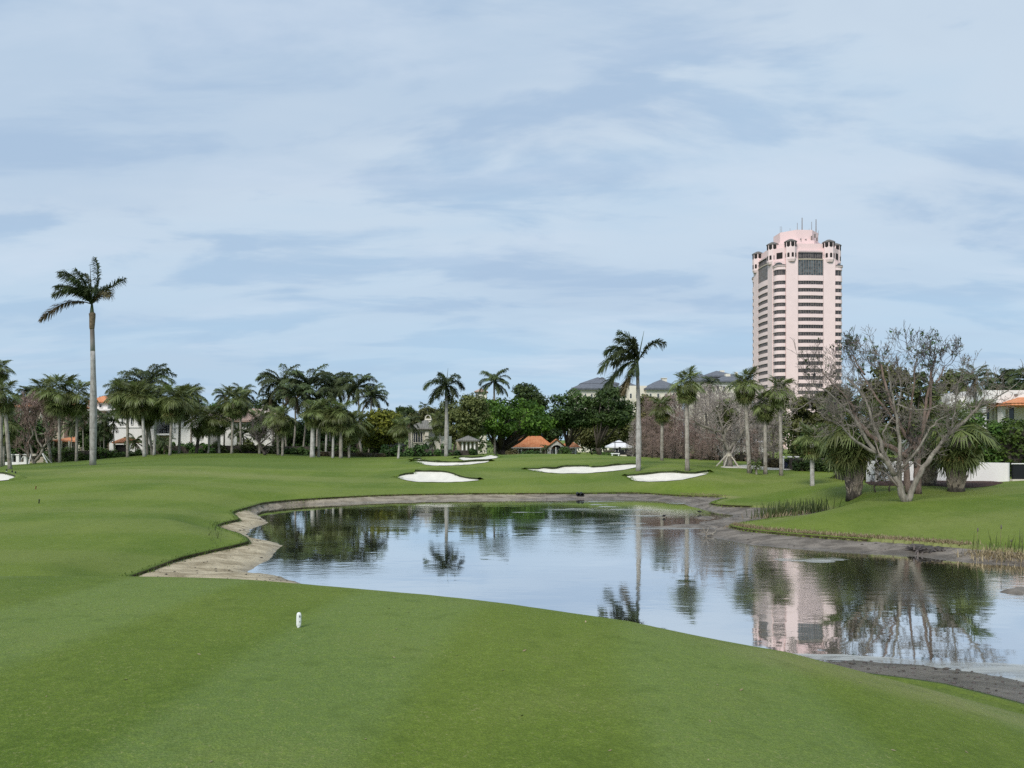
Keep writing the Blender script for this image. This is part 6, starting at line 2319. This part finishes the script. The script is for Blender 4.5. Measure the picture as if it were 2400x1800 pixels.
# drain pipes on the far bank
for i, px in enumerate((1355.5, 1364)):
    Y = 52.4
    x = (px - 1200) / F * Y
    t = thing('drain_pipe', ('left of two black drain pipe mouths on the far bank', 'right of two black drain pipe mouths on the far bank')[i], 'pipe', (x, Y, .14), 'drain pipes on the far bank')
    mb = MB()
    ring = [[(rr_ * math.cos(2 * math.pi * k / 14), yy_, rr_ * math.sin(2 * math.pi * k / 14) + .1) for k in range(14)] for rr_, yy_ in ((.13, .8), (.13, -.25), (.10, -.25), (.10, .6))]
    mb.add(sum(ring, []), [(j * 14 + k, j * 14 + (k + 1) % 14, (j + 1) * 14 + (k + 1) % 14, (j + 1) * 14 + k) for j in range(3) for k in range(14)] + [tuple(range(42, 56))])
    mb.build('pipe', M['black'], t, True)

# birds
def bird(name, label, loc, s, rot, perched=False):
    t = thing(name, label, 'bird', loc, 'black birds')
    t.rotation_euler = (0, 0, rot)
    me = bpy.data.meshes.new('body')
    mb = MB()
    tilt = .9 if perched else .15
    ax = Vector((math.cos(tilt), 0, math.sin(tilt)))
    mb.tube([ax * (s * q) + Vector((0, 0, .12 * s)) for q in (-1.3, -.75, -.45, 0, .35, .55, .68, .82, .9)], [s * q for q in (.05, .10, .22, .34, .27, .15, .17, .13, .04)], 10)
    mb.build('body', M['bird'], t, True)
    mb = MB()
    hd = ax * (s * .88) + Vector((0, 0, .12 * s))
    mb.tube([hd, hd + Vector((.28 * s, 0, -.03 * s))], [.06 * s, .01 * s], 6)
    mb.build('beak', M['mullion'], t)
    mb = MB()
    for sy in (-.1, .1):
        mb.tube([(0, sy * s, -.1 * s), (0.05 * s, sy * s, -.5 * s)], .03 * s, 4)
    mb.build('legs', M['bird'], t)
    return t


bird('crow', 'black bird perched on a left twig against the pink tower', P(1908, 880, 34.6), .17, .9, True)
bird('crow', 'black bird perched lower on a bare limb left of the grey tree', P(1957, 948, 34.5), .15, .8, True)
def on_water(px, py, z=.05):
    Y = CAMZ * F / (py - H)
    return Vector(((px - 1200) / F * Y, Y, z))
bird('coot', 'small dark waterbird standing on a mud bar in the far pond', on_water(1640, 1204, .1), .16, 2.6)
bird('coot', 'small dark waterbird wading left of the mud bar', on_water(1556, 1213, .08), .15, .4)
bird('coot', 'small dark waterbird at the far left shore', on_water(995, 1172, .08), .13, 1)

# dead branch sticking out of the shallows
b0 = on_water(1656, 1257, -.05)
t = thing('dead_branch', 'pale forked dead branch sticking out of the shallow water', 'branch', b0)
mb = MB()
kk = b0.y / F
for pts in ([(0, 0), (-1, -8), (-5, -16), (-9, -20)], [(-1, -7), (4, -14), (6, -20)], [(0, -4), (12, -5), (21, -9), (26, -16)], [(12, -5), (20, -4)], [(-3, -10), (-12, -9)], [(0, 0), (-8, 2), (-13, 5)]):
    mb.tube([(a * kk, .05 * i, -b * kk + .05) for i, (a, b) in enumerate(pts)], [.035 - .007 * i for i in range(len(pts))], 5)
mb.build('branch', M['grey_bark'], t, True)

# mud bars and floating scum on the far shallows
bars = [((1640, 1233), 90, 4.0, 'mud'), ((1545, 1237), 105, 3.0, 'scum'), ((1460, 1226), 45, 1.6, 'scum'), ((1520, 1208), 60, 1.2, 'scum'), ((1655, 1213), 22, 2.0, 'mud'), ((1340, 1193), 60, 2.0, 'scum'), ((1465, 1194), 55, 1.6, 'scum'),
        ((1420, 1187), 22, 1.4, 'scum'), ((1400, 1182), 20, 1.0, 'scum'), ((1590, 1179), 30, 1.6, 'scum'), ((1905, 1311), 80, 4.5, 'scum'), ((1480, 1250), 26, .9, 'scum'), ((2395, 1384), 38, 8, 'mud'), ((1410, 1175), 40, 1.0, 'scum'), ((1230, 1200), 30, .8, 'scum'), ((1690, 1247), 40, 2.2, 'mud')]
rs = np.random.default_rng(3)
for i, ((px, py), wp, hp, kd) in enumerate(bars):
    n_ = 40
    th = np.linspace(0, 2 * np.pi, n_, endpoint=False)
    rad = 1 + .25 * np.sin(3 * th + i) + .18 * np.sin(5 * th + 2 * i) + rs.normal(0, .10, n_)
    pp = np.stack([px + wp * rad * np.cos(th), py + hp * rad * np.sin(th)], 1)
    poly = px_poly(pp, .02)
    cpt = poly.mean(0)
    ringz = [(poly * f + cpt * (1 - f), z) for f, z in ((1.0, -.01 if kd == 'mud' else .006), (.85, .03 if kd == 'mud' else .010), (.45, .075 if kd == 'mud' else .012))]
    v = np.concatenate([np.c_[p, np.full(n_, z)] for p, z in ringz] + [np.array([[*cpt, ringz[-1][1] + .004]])])
    f = [(j * n_ + k, j * n_ + (k + 1) % n_, (j + 1) * n_ + (k + 1) % n_, (j + 1) * n_ + k) for j in range(2) for k in range(n_)]
    me = bpy.data.meshes.new('mud_bar')
    me.from_pydata([tuple(p) for p in v], [], f + [(2 * n_ + k, 2 * n_ + (k + 1) % n_, 3 * n_) for k in range(n_)])
    a = me.attributes.new('mud', 'FLOAT', 'POINT'); a.data.foreach_set('value', np.ones(len(v), np.float32))
    a = me.attributes.new('wet', 'FLOAT', 'POINT'); a.data.foreach_set('value', np.full(len(v), .5, np.float32))
    o = link('mud_bar' if kd == 'mud' else 'pond_scum', me, None, M['bank' if kd == 'mud' else 'scum'], True)
    prop(o, kind='structure', label='low mud bar breaking the pond surface' if kd == 'mud' else 'thin pale film of scum floating on the pond')

pl = px_poly([(1800, 1531), (1953, 1534), (2116, 1543), (2300, 1552), (2450, 1560), (2700, 1580), (2700, 1690), (2398, 1600), (2315, 1584), (2200, 1571), (2116, 1560), (1990, 1549), (1900, 1545), (1800, 1544)], .008)
pl = smooth_poly(pl, .2, .02, 9)
v, f = cdt_mesh([pl], [], lambda q: poly_sd(pl, q) < 0)
o = link('pond_scum', mesh_np('pond_scum', np.c_[v, np.full(len(v), .008)], f), None, M['scum_film'])
prop(o, kind='structure', label='pale milky film on the shallow water along the near right shore')

# pebbles, clods and debris on the mud
def scatter_stones(name, label, pts, smin, smax, seed, mat):
    r = np.random.default_rng(seed)
    V, Fc = [], []
    base = np.array([(1, 0, 0), (-1, 0, 0), (0, 1, 0), (0, -1, 0), (0, 0, .8), (0, 0, -.5)])
    fc = np.array([(0, 2, 4), (2, 1, 4), (1, 3, 4), (3, 0, 4), (2, 0, 5), (1, 2, 5), (3, 1, 5), (0, 3, 5)])
    for i, p in enumerate(pts):
        s = r.uniform(smin, smax) * r.choice([.6, 1, 1, 1.6])
        V.append(base * s * r.uniform(.6, 1.3, (6, 1)) * np.array([1.3, .9, .7]) + p)
        Fc.append(fc + 6 * i)
    o = link(name, mesh_np(name, np.concatenate(V), np.concatenate(Fc)), None, M[mat])
    return prop(o, kind='stuff', label=label)


sel = rng.choice(len(bv), 900, replace=False)
sp = [np.array([bv[i, 0], bv[i, 1], bz[i] + .01]) for i in sel if bz[i] > 0.0]
scatter_stones('pebbles', 'dark pebbles and clods strewn along the muddy bank', sp, .012, .035, 5, 'rock')
nearm = [np.array([bv[i, 0], bv[i, 1], bz[i] + .005]) for i in range(len(bv)) if bv[i, 1] < 15 and bv[i, 0] > 3 and bz[i] > -.03]
nearm = [nearm[i] for i in rng.choice(len(nearm), min(600, len(nearm)), replace=False)]
scatter_stones('clods', 'black clods and shell bits on the near mud shore', nearm, .008, .03, 6, 'twig_dark')

# reeds and dead straw
def blades(name, label, spots, n, h0, h1, mat, seed, lean=.35, w=.018, flop=.4, kind='stuff', cat=None, group=None):
    r = np.random.default_rng(seed)
    q, tt = [], []
    for k in range(n):
        x, y = spots(r)
        z = gz_fast(x, y)
        h = r.uniform(h0, h1)
        a = r.uniform(0, 6.283)
        l = r.normal(0, lean)
        d = np.array([math.cos(a) * l, math.sin(a) * l, 1.0]); d /= np.linalg.norm(d)
        p0 = np.array([x, y, z - .02])
        m_ = p0 + d * h * .55
        e = m_ + (d + np.array([math.cos(a), math.sin(a), -.6]) * flop * r.uniform(.2, 1.2)) * h * .5
        sd = np.array([math.cos(a + 1.57), math.sin(a + 1.57), 0])
        strip(q, p0, m_, e, w, w * .9, w * .2, sd)
        t0 = r.uniform(0, 1)
        tt += [t0, t0]
    o = link(name, quads_mesh(name, q, M[mat], np.array(tt)), None)
    return prop(o, kind=kind, label=label, category=cat, group=group)


gz_fast = gz


def px_spots(pts, jx, jy, z=.25):
    pl = px_poly(pts, z)
    seg = np.linalg.norm(np.diff(pl, axis=0), axis=1)
    cum = np.r_[0, np.cumsum(seg)]
    def f(r):
        s = r.uniform(0, cum[-1])
        return np.interp(s, cum, pl[:, 0]) + r.normal(0, jx), np.interp(s, cum, pl[:, 1]) + r.normal(0, jy)
    return f


blades('cattail_leaves', 'dark green reeds crowding the end of the muddy inlet', px_spots([(1790, 1211), (1840, 1204), (1880, 1200), (1925, 1196)], .35, .5), 420, .35, .85, 'reed_green', 1, .22, .022, .25)
blades('reed_litter', 'straw coloured dead reed bases round the inlet clump', px_spots([(1782, 1214), (1830, 1209), (1880, 1203)], .3, .3), 200, .15, .4, 'straw', 2, .5, .018, .7)
blades('dead_reeds', 'tangle of straw coloured dead reeds on the right bank', px_spots([(2278, 1306), (2320, 1308), (2400, 1314), (2480, 1318)], .25, .32, .08), 900, .12, .36, 'straw', 3, .7, .011, .9)
blades('reed_shoots', 'green shoots standing in the dead reeds on the right bank', px_spots([(2275, 1300), (2320, 1300), (2400, 1303), (2480, 1308)], .3, .4, .12), 70, .3, .75, 'reed_green', 4, .25, .012, .3)
for i, (px, h) in enumerate(((2288, .95), (2343, 1.05), (2366, .55))):
    b = on_water(px, 1306, .05)
    t = thing('cattail', ('dark seed head standing at the left of the dead reeds', 'tall thin cattail rising highest from the dead reeds', 'short cattail in the middle of the dead reeds')[i], 'reed', b, 'cattails in the dead reeds')
    mb = MB(); mb.tube([(0, 0, -.1), (.03, 0, h * .6), (.05, 0, h * .86)], .006, 5); mb.build('stalk', M['sheath'], t)
    mb = MB(); mb.tube([(.05, 0, h * .86), (.052, 0, h * .88), (.056, 0, h * .98), (.057, 0, h)], [.008, .02, .02, .006], 8); mb.build('seed_head', M['twig_dark'], t, True)
blades('dry_grass', 'straw coloured dry grass rim along the right bank', px_spots([(1716, 1233), (1760, 1241), (1808, 1247), (1953, 1259), (2116, 1269), (2270, 1281)], .2, .16), 3400, .06, .2, 'straw', 5, .6, .011, .8)
blades('dry_grass', 'straw coloured dry grass fringe on the inlet point', px_spots([(1596, 1161), (1660, 1163), (1700, 1165)], .2, .2), 260, .06, .18, 'straw', 7, .6, .014, .8)
def lip_spots(sel):
    q = T_POLY[sel]
    def f(r):
        i = r.integers(0, len(q))
        return q[i, 0] + r.normal(0, .10), q[i, 1] + r.normal(0, .10)
    return f


M['fringe'] = leafmat('turf fringe', (0.075, 0.135, 0.018), (0.17, 0.23, 0.05), 0.2, 0.7)
blades('turf_fringe', 'ragged grass fringe hanging over the cut bank edge', lip_spots((T_POLY[:, 0] < 13.5) & (T_POLY[:, 1] > 19)), 6500, .05, .15, 'fringe', 21, .8, .012, 1.1)
blades('turf_fringe', 'ragged grass fringe along the near right mud shore', lip_spots((T_POLY[:, 0] > 2) & (T_POLY[:, 0] < 14) & (T_POLY[:, 1] < 15)), 2600, .03, .09, 'fringe', 22, .7, .006, .9)
bl = []
for poly_ in BUNKERS:
    m_ = np.roll(poly_, -1, 0) - np.roll(poly_, 1, 0)
    bl.append(poly_[(poly_[:, 1] > poly_[:, 1].mean() - .1)])
BL = np.concatenate(bl)
def bunker_spots(r):
    i = r.integers(0, len(BL))
    return BL[i, 0] + r.normal(0, .12), BL[i, 1] + .05 + abs(r.normal(0, .12))
blades('bunker_fringe', 'long grass fringe round the bunker edges', bunker_spots, 4200, .08, .2, 'fringe', 23, .6, .016, .9)
# a few fallen leaves and clippings on the tee
fl, ft = [], []
rf = np.random.default_rng(31)
for k in range(55):
    y = rf.uniform(3.8, 9.5)
    x = rf.uniform(-.7, .62) * y
    a = rf.uniform(0, 6.28)
    s_ = rf.uniform(.004, .013)
    z = gz(x, y) + .006
    u_, v_ = np.array([math.cos(a), math.sin(a), rf.uniform(-.2, .4)]) * s_ * 1.6, np.array([-math.sin(a), math.cos(a), rf.uniform(-.2, .4)]) * s_ * .7
    c_ = np.array([x, y, z])
    fl.append([c_ - u_, c_ - v_, c_ + u_, c_ + v_]); ft.append(rf.uniform(.3, 1))
o = link('fallen_leaves', quads_mesh('fallen_leaves', fl, M['straw'], np.array(ft)), None)
prop(o, kind='stuff', label='few tiny dry leaves and clippings lying on the near tee')
blades('weed_tufts', 'small weeds at the edge of the left bank', px_spots([(486, 1226), (500, 1229), (507, 1280), (512, 1282)], .15, .15), 70, .08, .24, 'reed_green', 6, .4, .008, .5)

# slab of washed out sod on the right bank
pl = px_poly([(2125, 1284), (2150, 1271), (2200, 1272), (2250, 1279), (2276, 1283), (2240, 1289), (2190, 1292), (2150, 1290)], .15)
t = thing('sod_slab', 'dark torn slab of washed out sod and roots on the right bank', 'debris', (*pl.mean(0), .1))
r = np.random.default_rng(8)
q, tt = [], []
for k in range(260):
    e = r.integers(0, len(pl))
    s = r.random()
    p = pl[e] * s + pl[(e + 1) % len(pl)] * (1 - s)
    p = p + r.normal(0, .06, 2)
    p0 = np.array([*(p - pl.mean(0)), r.uniform(0, .12)])
    d = r.normal(0, 1, 3) * np.array([1, .6, .35])
    d /= np.linalg.norm(d)
    l = r.uniform(.08, .35)
    sd = np.cross(d, [0, 0, 1.]) + r.normal(0, .2, 3)
    strip(q, p0, p0 + d * l * .5, p0 + d * l + np.array([0, 0, -.04]), .03, .028, .01, sd / np.linalg.norm(sd))
o = link('roots', quads_mesh('roots', q, M['twig_dark']), t)
poly = smooth_poly(pl, .15, .03, 3)
mb = MB(t.location)
cc = poly.mean(0)
n_ = len(poly)
mb.add([(x, y, .12) for x, y in poly] + [(cc[0] + (x - cc[0]) * .8, cc[1] + (y - cc[1]) * .8, .24 + .03 * math.sin(9 * x)) for x, y in poly] + [(cc[0], cc[1], .22)],
       [(i, (i + 1) % n_, n_ + (i + 1) % n_, n_ + i) for i in range(n_)] + [(n_ + i, n_ + (i + 1) % n_, 2 * n_) for i in range(n_)])
mb.build('sod', M['rock'], t)
